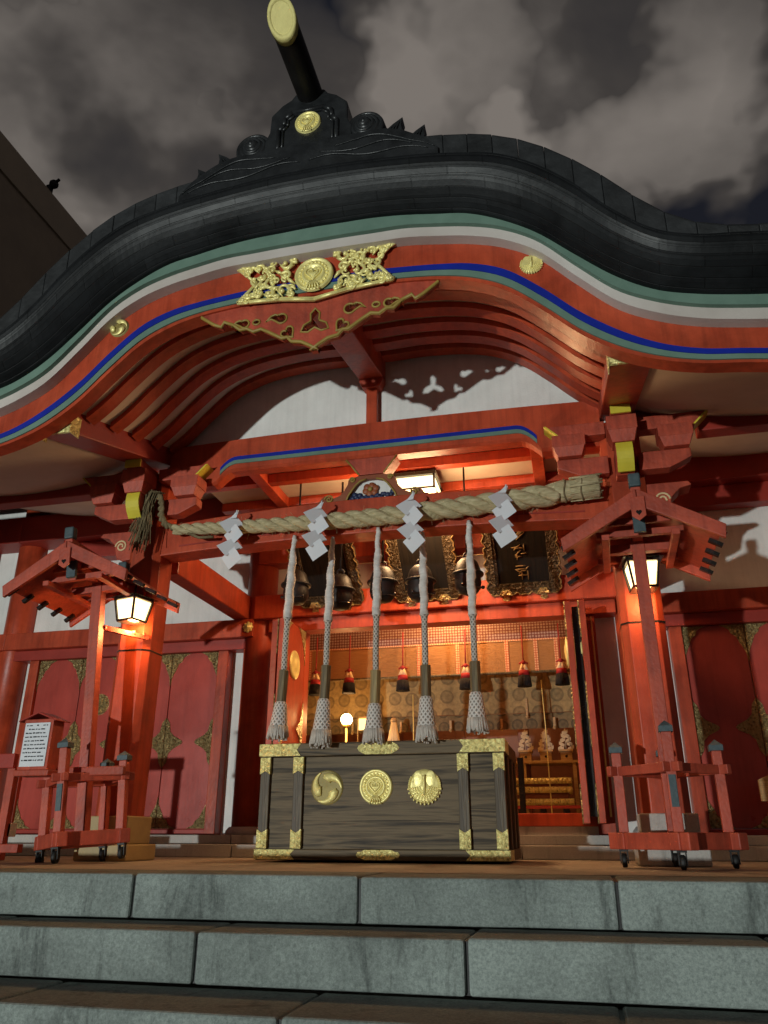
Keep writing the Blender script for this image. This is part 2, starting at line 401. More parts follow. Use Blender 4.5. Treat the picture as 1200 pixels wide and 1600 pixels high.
def filled(name, loops, y0, y1, mat, parent):
    """flat board in the XZ plane with cut-outs: loops[0] outline, others holes"""
    cu = bpy.data.curves.new(name + '_tmp', 'CURVE'); cu.dimensions = '2D'; cu.fill_mode = 'BOTH'; cu.extrude = abs(y1 - y0) / 2
    for L in loops:
        sp = cu.splines.new('POLY'); sp.points.add(len(L) - 1)
        for p, q in zip(sp.points, L): p.co = (q[0], q[1], 0, 1)
        sp.use_cyclic_u = True
    t = bpy.data.objects.new('tmp', cu); COL.objects.link(t)
    dg = bpy.context.evaluated_depsgraph_get(); dg.update()
    me = t.evaluated_get(dg).to_mesh()
    mb = MB(); ym = (y0 + y1) / 2
    mb.add([(v.co.x, ym - v.co.z, v.co.y) for v in me.vertices], [tuple(p.vertices) for p in me.polygons])
    t.evaluated_get(dg).to_mesh_clear()
    bpy.data.objects.remove(t); bpy.data.curves.remove(cu)
    return mb.build(name, mat, parent)

# ------------------------------------------------------------------ camera
def make_camera():
    p, yaw, roll = radians(22.6), radians(13.5), radians(.1)
    f = Vector((-sin(yaw) * cos(p), cos(yaw) * cos(p), sin(p)))
    r0 = Vector((cos(yaw), sin(yaw), 0)); u0 = r0.cross(f)
    r = r0 * cos(roll) + u0 * sin(roll); u = u0 * cos(roll) - r0 * sin(roll)
    cd = bpy.data.cameras.new('camera'); co = bpy.data.objects.new('camera', cd); COL.objects.link(co)
    m = Matrix((r, u, -f)).transposed().to_4x4(); m.translation = (0, 0, .153); co.matrix_world = m
    cd.sensor_fit = 'VERTICAL'; cd.sensor_height = 24.; cd.lens = 24. * 1220 / 1600
    cd.clip_start = .05; cd.clip_end = 2000
    SC.camera = co
make_camera()

# ------------------------------------------------------------------ curves of the cusped gable
XC = -1.37
TAB = dict(
 redtop=[3.69, 3.69, 3.685, 3.68, 3.65, 3.61, 3.54, 3.41, 3.19, 2.985, 2.87, 2.80, 2.76],
 green=[3.765, 3.76, 3.755, 3.735, 3.70, 3.66, 3.565, 3.425, 3.225, 3.035, 2.905, 2.84, 2.80],
 blue=[3.445, 3.445, 3.44, 3.425, 3.405, 3.37, 3.285, 3.115, 2.91, 2.75, 2.635, 2.57, 2.54],
 lower=[3.33, 3.33, 3.335, 3.325, 3.30, 3.245, 3.14, 2.96, 2.76, 2.62, 2.535, 2.485, 2.46],
 rl=[3.71, 3.71, 3.70, 3.685, 3.655, 3.60, 3.495, 3.32, 3.11, 2.94, 2.82, 2.755, 2.725],
 ru=[4.04, 4.04, 4.025, 4.005, 3.98, 3.94, 3.885, 3.765, 3.58, 3.335, 3.15, 3.07, 3.04],
 sil=[4.19, 4.19, 4.195, 4.19, 4.175, 4.14, 4.08, 3.975, 3.81, 3.60, 3.36, 3.20, 3.13])
EXT = [-.03, -.05, -.06, -.06, -.05, -.03, 0., .04, .08, .13]
GX = np.arange(0, 4.41, .2)
for k in TAB: TAB[k] = np.array(TAB[k] + [TAB[k][-1] + e for e in EXT])
def prof(k, x, ys=None):
    t = abs(x - XC) / .2; i = min(int(t), len(TAB[k]) - 2); f = t - i; T = TAB[k]
    a = T[i - 1] if i > 0 else T[1]; b, c = T[i], T[i + 1]; d = T[min(i + 2, len(T) - 1)]
    m0, m1 = (c - a) / 2, (d - b) / 2
    return (2 * f**3 - 3 * f**2 + 1) * b + (f**3 - 2 * f**2 + f) * m0 + (-2 * f**3 + 3 * f**2) * c + (f**3 - f**2) * m1
def low(x): return prof('lower', x)
HALF = 4.3
XS = [XC - HALF + 2 * HALF * i / 215 for i in range(216)]
def strip(top, bot, y0, y1, xs=XS):
    mb = MB()
    P = [[(x, y1, top(x)), (x, y0, top(x)), (x, y0, bot(x)), (x, y1, bot(x)), (x, y1, top(x))] for x in xs]
    mb.grid(P, smooth=False)
    for row in (P[0], P[-1]): mb.quad(*row[:4])
    return mb
def slope(x, y): return low(x) + .28 * (y - 3.85)

# ------------------------------------------------------------------ setting: ground, steps, platform
g = MB(); g.quad((-400, -400, -1.135), (400, -400, -1.135), (400, 600, -1.135), (-400, 600, -1.135)); struct(g.build('ground', M['ground']))
pl = MB(); pl.box(-9.5, 8.5, 3.98, 14, -1.12, -.003)
struct(pl.build('stone_platform', M['floor']))
steps = thing('stone_steps', 'grey granite steps rising across the whole front of the shrine', 'steps', (XC, 3, -1.12))
fronts = [3.56, 3.20, 2.75, 2.37, 2.0, 1.63]
for k, yf in enumerate(fronts):
    z1 = -.187 * k; z0 = z1 - .187 + .002
    yb = 3.976 if k == 0 else fronts[k - 1] + .10
    if k: yb = fronts[k - 1] - .003
    off = [.1, -.46, .06, -.5, .03, -.44][k]; mb = MB(); bw = 1.063
    rr = random.Random(k)
    for i in range(-9, 9):
        j = rr.uniform(-.006, .006)
        mb.box(off + i * bw + .006, off + (i + 1) * bw - .006, yf + j, yb, z0, z1 - rr.uniform(0, .005))
    mb.build('step', M['stone'] if k else M['stone'], steps, bevel=.012)
    back = MB(); back.box(off - 9 * bw, off + 9 * bw, yf + .02, yb - .004, z0 + .002, z1 - .012)
    back.build('mortar', M['rubber'], steps)

# ------------------------------------------------------------------ shrine hall
H = thing('shrine_hall', 'vermilion shrine hall with cusped gable porch and dark copper roof', 'shrine', (XC, 6.5, 0))
WY = 7.0
COLX = [-8.53, -5.75, -2.97, .57, 3.35, 6.13]
# plinth
for (y, z0, z1, sc_) in ((6.42, 0, .095, 1.2), (6.66, .097, .168, 1.45)):
    for (xa, xb) in ((-8.9, 6.5),):
        mb = MB(); x = xa; rr = random.Random(int(y * 100))
        while x < xb:
            w = sc_ * rr.uniform(.8, 1.2); mb.box(x + .004, min(x + w, xb) - .004, y, 7.3, z0, z1); x += w
        mb.build('plinth', M['plinth'], H, bevel=.006)
for x in COLX:
    mb = MB(); mb.lathe([(.15, .17), (.15, 4.0)], (x, 7.12, 0), 28); mb.build('column', M['red'], H)
    mb = MB(); mb.lathe([(.20, .169), (.20, .20), (.17, .235)], (x, 7.12, 0), 24); mb.build('column_base', M['plinth'], H)
# plaster panels
def panel(x0, x1, z0, z1, y=7.16, mat='white', name='plaster_panel'):
    mb = MB(); mb.box(x0, x1, y, y + .06, z0, z1); return mb.build(name, M[mat], H)
bays = [(-8.53, -5.75), (-5.75, -2.97), (.57, 3.35), (3.35, 6.13)]
for (a, b) in bays:
    panel(a, b, 2.12, 3.75)
    # tie beam across the bay and rail under it
    mb = MB(); mb.box(a - (.0 if a > -3 else .0), b, 6.93, 7.10, 1.945, 2.12); mb.build('tie_beam', M['red'], H, bevel=.008)
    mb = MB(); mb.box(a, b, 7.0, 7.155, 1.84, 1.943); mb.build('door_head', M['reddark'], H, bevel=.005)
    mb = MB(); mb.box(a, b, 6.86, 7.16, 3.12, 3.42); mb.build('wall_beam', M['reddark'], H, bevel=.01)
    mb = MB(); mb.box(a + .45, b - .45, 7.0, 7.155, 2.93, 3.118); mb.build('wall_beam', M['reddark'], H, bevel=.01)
    # white strips and jambs
    for s in (1, -1):
        e = a if s > 0 else b
        q = lambda d0, d1: sorted((e + s * d0, e + s * d1))
        panel(*q(.0, .30), .17, 1.84)
        mb = MB(); x0, x1 = q(.28, .385); mb.box(x0, x1, 7.02, 7.155, .17, 1.84); mb.build('jamb', M['red'], H, bevel=.006)
    mb = MB(); mb.box(a + .385, b - .385, 7.03, 7.155, .17, .215); mb.build('sill', M['reddark'], H, bevel=.004)
    # folding door leaves with gilt fittings
    n = 4; L0, L1 = a + .385, b - .385; w = (L1 - L0) / n
    for k in range(n):
        x0, x1 = L0 + k * w + .004, L0 + (k + 1) * w - .004
        mb = MB(); mb.box(x0, x1, 7.06, 7.12, .217, 1.838)
        leaf = mb.build('door_leaf', M['door'], H, bevel=.004)
        y0, y1 = 7.050, 7.062; zt, zb, zm = 1.836, .222, .985
        def corner(cx, cz, sx, sz, W, Hh):
            mb = MB()
            pts = [(cx, cz), (cx + sx * W, cz)]
            for i in range(1, 9):
                t = i / 8 * pi / 2
                rr = 1 + .06 * sin(i * 2.6)
                pts.append((cx + sx * W * (1 - sin(t)) ** .8 * rr * .98, cz + sz * Hh * (1 - cos(t)) ** .8 * rr * .98))
            pts.append((cx, cz + sz * Hh)); mb.prism(pts, y0, y1); mb.build('gilt_fitting', M['golddim'], leaf)
        corner(x0, zt, 1, -1, .19, .30); corner(x1, zt, -1, -1, .19, .30)
        corner(x0, zb, 1, 1, .19, .26); corner(x1, zb, -1, 1, .19, .26)
        for (cx, sx) in ((x0, 1), (x1, -1)):
            pts = [(cx, zm + .23)]
            for (dx, dz) in ((.035, .18), (.05, .10), (.09, .06), (.17, .02), (.185, 0), (.17, -.02), (.09, -.06), (.05, -.10), (.035, -.18)): pts.append((cx + sx * dx, zm + dz))
            pts.append((cx, zm - .23)); mb = MB(); mb.prism(pts, y0, y1); mb.build('gilt_fitting', M['golddim'], leaf)
        if k in (1, 2):
            mb = MB(); mb.lathe([(.001, 7.03), (.06, 7.032), (.075, 7.04), (.10, 7.04), (.105, 7.06)], ((x0 + x1) / 2, 0, 1.37), 24, 'Y')
            mb.build('ring_boss', M['golddim'], leaf)
for x in (-3.02, .62):
    mb = MB(); mb.lathe([(.045, 6.929), (.045, 6.922), (.02, 6.905), (.001, 6.90)], (x, 0, 2.035), 18, 'Y')
    for k in range(8): mb.ball((x + .04 * cos(k * pi / 4), 6.924, 2.035 + .04 * sin(k * pi / 4)), .016, 8, (1, .6, 1))
    mb.build('nail_cover', M['goldflat'], H)
# centre bay: lintel, leaves, white strips
mb = MB(); mb.box(-2.97, .57, 6.92, 7.16, 2.11, 2.345); mb.build('lintel_beam', M['red'], H, bevel=.01)
mb = MB(); mb.box(-2.83, .43, 6.98, 7.16, 1.985, 2.108); mb.build('door_head', M['red'], H, bevel=.006)
mb = MB(); mb.box(-2.97, .57, 6.95, 7.16, 2.68, 2.92); mb.build('wall_beam', M['red'], H, bevel=.01)
panel(-2.97, .57, 2.345, 2.68); panel(-2.97, .57, 2.92, 3.2)
panel(-2.84, -2.60, .17, 2.0); panel(.24, .44, .17, 2.0)
for (xa, xb) in ((-2.60, -2.46), (.10, .24)):
    mb = MB(); mb.box(xa, xb, 7.02, 7.16, .17, 1.985); mb.build('jamb', M['red'], H, bevel=.006)
mb = MB(); mb.box(-2.46, .10, 6.98, 7.16, .235, .335); mb.build('sill', M['red'], H, bevel=.006)
mb = MB(); mb.box(-2.46, .10, 7.0, 7.16, .169, .234); mb.build('sill', M['plinth'], H)
# opened leaves of the centre doorway
def open_leaf(x0, x1, y0, y1, face):
    mb = MB(); mb.box(x0, x1, y0, y1, .25, 1.97); lf = mb.build('door_leaf', M['red'], H, bevel=.004)
    xo = x1 if face > 0 else x0
    xa, xb = (xo - .002, xo + .008) if face > 0 else (xo - .008, xo + .002)
    def cor(cy, cz, sy, sz, W, Hh):
        mb = MB()
        pts = [(cy, cz), (cy + sy * W, cz)]
        for i in range(1, 9):
            t = i / 8 * pi / 2; pts.append((cy + sy * W * (1 - sin(t)) ** .8 * .98, cz + sz * Hh * (1 - cos(t)) ** .8 * .98))
        pts.append((cy, cz + sz * Hh)); mb.prism(pts, xa, xb, 'YZ'); mb.build('gilt_fitting', M['golddim'], lf)
    for cy, sy in ((y0, 1), (y1, -1)):
        cor(cy, 1.968, sy, -1, .20, .32); cor(cy, .252, sy, 1, .20, .28)
        pts = [(cy, 1.30)] + [(cy + sy * a_, 1.05 + b_) for a_, b_ in ((.04, .16), (.07, .07), (.17, 0), (.07, -.07), (.04, -.16))] + [(cy, .80)]
        mb = MB(); mb.prism(pts, xa, xb, 'YZ'); mb.build('gilt_fitting', M['golddim'], lf)
    mb = MB(); s = 1 if face > 0 else -1
    mb.lathe([(.13, xo), (.13, xo + s * .012), (.10, xo + s * .022), (.09, xo + s * .016), (.05, xo + s * .03), (.001, xo + s * .034)], (0, (y0 + y1) / 2, 1.6), 28, 'X')
    mb.build('crest_boss', M['goldflat'], lf)
open_leaf(-2.51, -2.455, 6.44, 7.0, 1)
open_leaf(-2.585, -2.53, 6.46, 7.0, 1)
open_leaf(-.01, .04, 6.47, 6.99, -1)
open_leaf(.105, .155, 6.45, 6.99, -1)
mb = MB()
for i in range(13): mb.box(.048, .098, 6.62, 6.64, 1.93 - i * .045, 1.96 - i * .045)
mb.box(.045, .10, 6.60, 6.615, .3, 1.95)
mb.build('dark_gap_strip', M['black'], H)  # black strip stands in for the shade in the gap between the leaves
mb = MB(); mb.tube([(.20, 6.75, .3), (.20, 6.75, 1.9)], .008, 6); mb.build('door_bolt', M['goldflat'], H)

# interior shell
mb = MB(); mb.quad((-6, 7.165, .30), (4, 7.165, .30), (4, 11, .30), (-6, 11, .30)); mb.build('interior_floor', M['tatami'], H)
mb = MB()
mb.box(-6, 4, 10.9, 11, .3, 3.3); mb.box(-6, -5.9, 7.24, 10.9, .3, 3.3); mb.box(3.9, 4, 7.24, 10.9, .3, 3.3)
for i in range(12): mb.box(-5.8 + i * .84, -5.68 + i * .84, 10.84, 10.902, .3, 3.3)
mb.build('interior_wall', M['innerwall'], H)
mb = MB(); mb.quad((-6, 7.24, 3.31), (-6, 11, 3.31), (4, 11, 3.31), (4, 7.24, 3.31)); mb.build('interior_ceiling', M['cream'], H)
for x in (-3.6, -2.0, -.62, .9):
    mb = MB(); mb.box(x - .06, x + .06, 9.6, 9.72, .3, 3.3); mb.build('interior_post', M['innerwall'], H, bevel=.006)

# ------------------------------------------------------------------ porch
PX = [-3.21, .483]; PY = 5.35
def chpoly(cx, cy, h, c):
    return [(cx - h + c, cy - h), (cx + h - c, cy - h), (cx + h, cy - h + c), (cx + h, cy + h - c), (cx + h - c, cy + h), (cx - h + c, cy + h), (cx - h, cy + h - c), (cx - h, cy - h + c)]
for i, x in enumerate(PX):
    s = -1 if i == 0 else 1          # outward direction
    mb = MB(); mb.prism(chpoly(x, PY, .138, .045), .275, 2.9, 'XY'); pil = mb.build('porch_pillar', M['red'], H, bevel=.004)
    mb = MB(); mb.box(x - .165, x + .165, PY - .165, PY + .165, .105, .285); mb.build('pillar_shoe', M['tan'] if i == 0 else M['plinth'], pil, bevel=.008)
    mb = MB(); mb.box(x - .2, x + .2, PY - .2, PY + .2, 0, .104); mb.build('pillar_plinth', M['tan'] if i == 0 else M['plinth'], pil, bevel=.01)
    mb = MB(); mb.prism(chpoly(x, PY, .1405, .046), 1.44, 1.452, 'XY'); mb.build('seam_band', M['black'], pil)
    # tie beam to the hall
    mb = MB(); xt = x + (.10 if i == 0 else .05)
    mb.prism([(5.48, 2.12), (5.48, 2.36), (7.0, 2.36), (7.0, 2.12)], xt - .075, xt + .075, 'YZ'); mb.build('tie_beam', M['red'], H, bevel=.01)
    # nose of the head beam outside the pillar
    mb = MB(); o0 = x + s * .10
    pts = [(o0, 2.20), (o0, 2.44), (x + s * .42, 2.44), (x + s * .44, 2.41), (x + s * .36, 2.39), (x + s * .30, 2.33), (x + s * .27, 2.22), (x + s * .22, 2.19)]
    mb.prism(pts, 5.27, 5.43); nose = mb.build('beam_nose', M['redw'], H, bevel=.006)
    mb = MB(); P = []
    for k in range(26):
        t = k / 25 * 2.0 * 2 * pi * .8; r = .052 * (1 - k / 32)
        P.append((x + s * .235 + r * cos(t) * s, 5.268, 2.315 + r * sin(t)))
    mb.tube(P, .008, 6); mb.build('swirl_trim', M['silkcream'], nose)
    # bracket complex
    for sx in (-1, 1):       # side arms
        mb = MB(); mb.prism([(x + sx * .1, 2.50), (x + sx * .30, 2.50), (x + sx * .45, 2.57), (x + sx * .45, 2.635), (x + sx * .1, 2.635)], 5.15, 5.256); mb.build('bracket_arm', M['redw'], H, bevel=.006)
    mb = MB(); mb.prism([(5.26, 2.45), (5.10, 2.45), (4.98, 2.54), (4.98, 2.635), (5.26, 2.635)], x - .06, x + .06, 'YZ')
    arm = mb.build('bracket_arm', M['redw'], H, bevel=.006)
    def masu(cx, cy, z0, h, wx, wy, name='bearing_block'):
        mb = MB(); zt = z0 + h; zm = z0 + h * .45
        P = [(z0, .72), (zm, .94), (zm + .003, 1.0), (zt, 1.0)]
        vs = []; fs = []
        for (z, q) in P:
            vs += [(cx - wx * q, cy - wy * q, z), (cx + wx * q, cy - wy * q, z), (cx + wx * q, cy + wy * q, z), (cx - wx * q, cy + wy * q, z)]
        for a in range(3):
            for b in range(4): fs.append((a * 4 + b, a * 4 + (b + 1) % 4, a * 4 + 4 + (b + 1) % 4, a * 4 + 4 + b))
        fs += [(3, 2, 1, 0), (12, 13, 14, 15)]
        mb.add(vs, fs); return mb.build(name, M['redw'], H, bevel=.004)
    for sx in (-1, 1): masu(x + sx * .36, 5.17, 2.64, .16, .115, .085)
    masu(x, 5.03, 2.64, .19, .10, .095)
    for sx in (-1, 1):
        L_ = .42 if sx == -s else .50
        mb = MB(); mb.prism([(x + sx * .10, 2.803), (x + sx * L_, 2.803), (x + sx * (L_ + .10), 2.905), (x + sx * .10, 2.905)], 5.14, 5.25)
        up = mb.build('bracket_arm', M['redw'], H, bevel=.005)
        mb = MB(); a0 = (x + sx * (L_ + .003), 2.805); a1 = (x + sx * (L_ + .105), 2.906)
        mb.prism([a0, a1, (a1[0] - sx * .016, a1[1]), (a0[0] - sx * .016, a0[1])], 5.133, 5.256); mb.build('yellow_end', M['yellow'], up)
    mb = MB(); mb.box(x - .065, x + .065, 4.92, 5.26, 2.832, 2.90); up = mb.build('bracket_arm', M['redw'], H, bevel=.005)
    mb = MB(); mb.box(x - .067, x + .067, 4.906, 4.919, 2.832, 2.905); mb.build('yellow_end', M['yellow'], up)
    mb = MB()
    pr_ = []
    for k in range(9):
        t = k / 8; pr_.append((4.975 - .035 * sin(t * pi) + .06 * t, 2.638 - .19 * t))
    poly = pr_ + [(p[0] + .014, p[1]) for p in pr_[::-1]]
    mb.prism(poly, x - .055, x + .055, 'YZ'); mb.build('yellow_end', M['yellow'], arm)
    # purlin over the pillar, rising towards the hall
    mb = MB(); zf = 2.625
    f_ = lambda y: zf + .285 * (y - 3.96)
    mb.prism([(3.96, f_(3.96)), (3.96, f_(3.96) + .26), (6.9, f_(6.9) + .26), (6.9, f_(6.9))], x - .12, x + .12, 'YZ')
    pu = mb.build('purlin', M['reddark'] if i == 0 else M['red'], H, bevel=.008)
    mb = MB(); mb.box(x - .122, x + .122, 3.945, 3.962, zf - .004, zf + .14); mb.box(x - .126, x - .120, 3.945, 4.05, zf - .004, zf + .14); mb.box(x + .120, x + .126, 3.945, 4.05, zf - .004, zf + .14)
    mb.build('gilt_cap', M['gold'], pu)
    # side beam under the eave, away from the porch
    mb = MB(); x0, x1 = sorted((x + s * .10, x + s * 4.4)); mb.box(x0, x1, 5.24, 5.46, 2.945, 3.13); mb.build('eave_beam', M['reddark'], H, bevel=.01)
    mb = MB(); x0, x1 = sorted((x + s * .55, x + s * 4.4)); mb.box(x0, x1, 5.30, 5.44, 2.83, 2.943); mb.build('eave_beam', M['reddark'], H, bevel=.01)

# head beam between pillars, slightly cambered
def camber(x, a=.03): return a * (1 - ((x - XC) / 1.85) ** 2)
xs = [PX[0] + .12 + (PX[1] - PX[0] - .24) * i / 40 for i in range(41)]
mb = MB(); P = [[(x, 5.45, 2.435 + camber(x, .095)), (x, 5.25, 2.435 + camber(x, .095)), (x, 5.25, 2.19 + camber(x, .06)), (x, 5.45, 2.19 + camber(x, .06)), (x, 5.45, 2.435 + camber(x, .095))] for x in xs]
mb.grid(P, smooth=False); hb = mb.build('head_beam', M['red'], H, bevel=.008)
mb = MB(); P = [[(x, 5.2495, 2.255 + camber(x, .06)), (x, 5.244, 2.255 + camber(x, .06)), (x, 5.244, 2.245 + camber(x, .06)), (x, 5.2495, 2.245 + camber(x, .06))] for x in xs[2:-2]]
mb.grid(P, smooth=False); mb.build('incised_line', M['reddark'], hb)
# rainbow beam above
kb = lambda x: 3.145 + camber(x, .035)
def kbot(x):
    d = abs(x - XC)
    return 2.78 if d > 1.30 else (2.885 if d < 1.16 else 2.885 - .105 * ((d - 1.16) / .14) ** 1.6)
xs2 = [PX[0] + .12 + (PX[1] - PX[0] - .24) * i / 120 for i in range(121)]
mb = MB(); P = [[(x, 5.375, kb(x)), (x, 5.26, kb(x)), (x, 5.26, kbot(x) + .02), (x, 5.28, kbot(x)), (x, 5.375, kbot(x)), (x, 5.375, kb(x))] for x in xs2]
mb.grid(P, smooth=False); rb = mb.build('rainbow_beam', M['red'], H)
xs3 = [x for x in xs2 if abs(x - XC) < 1.285]
def kband(x, lo, hi):
    d = abs(x - XC); e = 0 if d < 1.12 else .12 * ((d - 1.12) / .165) ** 2
    return (2.945 - e + lo, 2.945 - e + hi)
for nm, lo, hi, mt in (('blue_stripe', .032, .065, 'blue'), ('green_stripe', 0, .032, 'green')):
    mb = MB(); P = [[(x, 5.262, kband(x, lo, hi)[1]), (x, 5.252, kband(x, lo, hi)[1]), (x, 5.252, kband(x, lo, hi)[0]), (x, 5.262, kband(x, lo, hi)[0])] for x in xs3]
    mb.grid(P, smooth=False); mb.build(nm, M[mt], rb)
# white tympanum, king post, ridge purlin
xs4 = [PX[0] + .05 + (PX[1] - PX[0] - .10) * i / 60 for i in range(61)]
mb = MB(); P = [[(x, 5.345, 3.0), (x, 5.345, slope(x, 5.345) + .16)] for x in xs4]; mb.grid(P); mb.build('gable_wall', M['white'], H)
mb = MB(); mb.box(XC - .045, XC + .045, 5.27, 5.342, 3.17, 3.52); mb.build('king_post', M['red'], H, bevel=.006)
mb = MB(); mb.prism([(XC - .07, 3.50), (XC - .10, 3.56), (XC - .10, 3.62), (XC + .10, 3.62), (XC + .10, 3.56), (XC + .07, 3.50)], 5.24, 5.341); mb.build('bearing_block', M['redw'], H, bevel=.005)
mb = MB(); mb.prism([(3.93, 3.30), (3.93, 3.50), (5.34, 3.50 + .30), (5.34, 3.30 + .30)], XC - .10, XC + .10, 'YZ'); mb.build('ridge_purlin', M['red'], H, bevel=.008)
# curved rafters and soffit
for y in (4.12, 4.40, 4.68, 4.96, 5.24):
    xr = [x for x in XS if PX[0] + .1 < x < PX[1] - .1]
    mb = strip(lambda x: slope(x, y) + .10, lambda x: slope(x, y) + .025, y - .05, y + .05, xr); mb.build('curved_rafter', M['red'], H)
mb = MB(); P = [[(x, y, slope(x, y) + .085) for y in np.linspace(3.90, 7.1, 9)] for x in XS]; mb.grid(P); mb.build('soffit', M['soffit'], H)
# coffered porch ceiling
mb = MB(); mb.quad((-3.15, 5.38, 3.14), (-3.15, 7.15, 3.14), (.45, 7.15, 3.14), (.45, 5.38, 3.14)); mb.build('porch_ceiling', M['cream'], H)
for y in (5.44, 5.92, 6.45, 6.95):
    mb = MB(); mb.box(-3.15, .45, y - .045, y + .045, 3.05, 3.135); mb.build('ceiling_bar', M['red'], H, bevel=.004)
for x in (-2.52, -.12):
    mb = MB(); mb.box(x - .05, x + .05, 5.39, 7.15, 3.04, 3.134); mb.build('ceiling_bar', M['red'], H, bevel=.004)

# frog-leg strut with carving on the head beam
zb = 2.528; ZS = .76
out = [(-.10, .275), (-.155, .265), (-.185, .235), (-.19, .19), (-.215, .13), (-.255, .075), (-.30, .055), (-.335, .075), (-.375, .085), (-.40, .06), (-.415, .03), (-.445, .02), (-.45, 0)]
inn = [(-.20, 0), (-.185, .06), (-.155, .12), (-.125, .175), (-.09, .215), (-.04, .232)]
out = [(a, b * ZS) for a, b in out]; inn = [(a, b * ZS) for a, b in inn]
outer = [(XC + a, zb + b) for a, b in out] + [(XC + a, zb + b) for a, b in inn] + [(XC - a, zb + b) for a, b in inn[::-1]] + [(XC - a, zb + b) for a, b in out[::-1]]
mb = MB(); 
def stripQ(mb, A, B, y0, y1):
    n = len(A)
    for i in range(n - 1):
        q = [A[i], A[i + 1], B[i + 1], B[i]]; mb.prism(q, y0, y1)
def resample(L, n):
    L = np.array(L); d = np.r_[0, np.cumsum(np.hypot(*np.diff(L, axis=0).T))]; t = np.linspace(0, d[-1], n)
    return list(zip(np.interp(t, d, L[:, 0]), np.interp(t, d, L[:, 1])))
filled('frog_leg_strut', [outer], 5.29, 5.37, M['strut'], H)
fl = [o for o in H.children if o.name.startswith('frog_leg')][0]
for s in (-1, 1):
    for (cx, cz, R_) in ((.335, .045, .036), (.15, .235, .024)):
        mb = MB(); P = [(XC + s * (cx + R_ * (1 - k / 26) * cos(k * .42)), 5.284, zb + cz * ZS + R_ * (1 - k / 26) * sin(k * .42)) for k in range(24)]
        mb.tube(P, .007, 6); mb.build('scroll', M['ochre'], fl)
    mb = MB(); mb.tube([(XC + s * -a, 5.286, zb + b) for a, b in inn], .008, 6)
    mb.build('gold_edge', M['ochre'], fl)
filled('strut_panel', [[(XC + a, zb + b) for a, b in inn] + [(XC - a, zb + b) for a, b in inn[::-1]]], 5.325, 5.345, M['white'], fl)
mb = MB()
for k in range(6):
    t = k * pi / 3 + .3; mb.ball((XC - .01 + .04 * cos(t), 5.31, zb + .095 + .033 * sin(t)), .029, 10, (1, .5, 1))
mb.build('carved_peony', paint('carved_peony_paint', (.34, .10, .03), (.22, .05, .02)), fl)
mb = MB(); mb.ball((XC - .01, 5.295, zb + .095), .020, 10, (1, .6, 1)); mb.build('peony_heart', M['ochre'], fl)
mb = MB(); rr = random.Random(4)
for k in range(26):
    a = -.165 + .33 * k / 25; mb.ball((XC + a, 5.308 + rr.uniform(-.006, .006), zb + .014 + .020 * abs(sin(k * .9)) + .045 * abs(a) / .165 * rr.random()), rr.uniform(.016, .026), 8, (1, .6, .9))
mb.build('carved_waves', paint('carved_wave_paint', (.03, .05, .13), (.012, .018, .05)), fl)
mb = MB(); mb.prism([(XC - .095, 2.742), (XC + .095, 2.742), (XC + .20, 2.884), (XC - .20, 2.884)], 5.28, 5.44); tb = mb.build('bearing_block', M['redw'], H, bevel=.004)
for s in (-1, 1): MB().tube([(XC + s * .098, 5.278, 2.743), (XC + s * .203, 5.278, 2.884)], .007, 6).build('gold_edge', M['ochre'], tb)

# ------------------------------------------------------------------ gable boards and roof
BB = strip(lambda x: prof('redtop', x) + .05, lambda x: low(x), 3.83, 3.93).build('bargeboard', M['red'], H)
def lerp(a, b, t): return lambda x: prof(a, x) * (1 - t) + prof(b, x) * t
strip(lerp('blue', 'lower', 0), lerp('blue', 'lower', .40), 3.816, 3.832).build('blue_stripe', M['blue'], BB)
strip(lerp('blue', 'lower', .405), lerp('blue', 'lower', .78), 3.820, 3.8325).build('green_stripe', M['green'], BB)
strip(lambda x: prof('redtop', x) + .02, lambda x: prof('redtop', x) - .082, 3.752, 3.829).build('white_trim', M['trimwhite'], H)
strip(lambda x: prof('green', x) + .012, lambda x: prof('redtop', x) - .012, 3.72, 3.751).build('green_trim', M['green'], H)
# main roof mass of the porch
mb = MB(); P = []
for x in XS:
    rl, ru, sl, gt = (prof(k, x) for k in ('rl', 'ru', 'sil', 'green'))
    row = [(x, 3.93, gt + .03), (x, 3.72, gt + .012)]
    nl = 9
    for i in range(nl):
        t0, t1 = i / nl, (i + 1) / nl; z_ = gt + .014; yq = lambda t: 3.50 + .20 * (1 - t) ** 1.9
        st = .0025 if i % 2 else .0012
        row += [(x, yq(t0) - st, z_ + (ru - z_) * t0 + .0008), (x, yq(t1) - .0, z_ + (ru - z_) * t1)]
    row += [(x, 3.522, ru + .003), (x, 3.60, ru + .02), (x, 3.72, sl - .04), (x, 5.0, sl + .16), (x, 7.6, sl + .62)]
    P.append(row)
f0_ = len(mb.f); mb.grid(P, smooth=False)
nb_ = len(P[0]) - 1; acc_ = [0.]
for i in range(1, len(P)): acc_.append(acc_[-1] + sqrt((P[i][0][0] - P[i - 1][0][0]) ** 2 + (P[i][0][2] - P[i - 1][0][2]) ** 2))
vv_ = [0.]
for k in range(1, nb_ + 1): vv_.append(vv_[-1] + sqrt(sum((P[108][k][j] - P[108][k - 1][j]) ** 2 for j in range(3))))
for i in range(len(P) - 1):
    for k in range(nb_): mb.uv[f0_ + i * nb_ + k] = [(acc_[i], vv_[k]), (acc_[i + 1], vv_[k]), (acc_[i + 1], vv_[k + 1]), (acc_[i], vv_[k + 1])]
for row in (P[0], P[-1]): mb.add(row, [tuple(range(len(row)))])
mb.build('porch_roof', M['copper'], H)
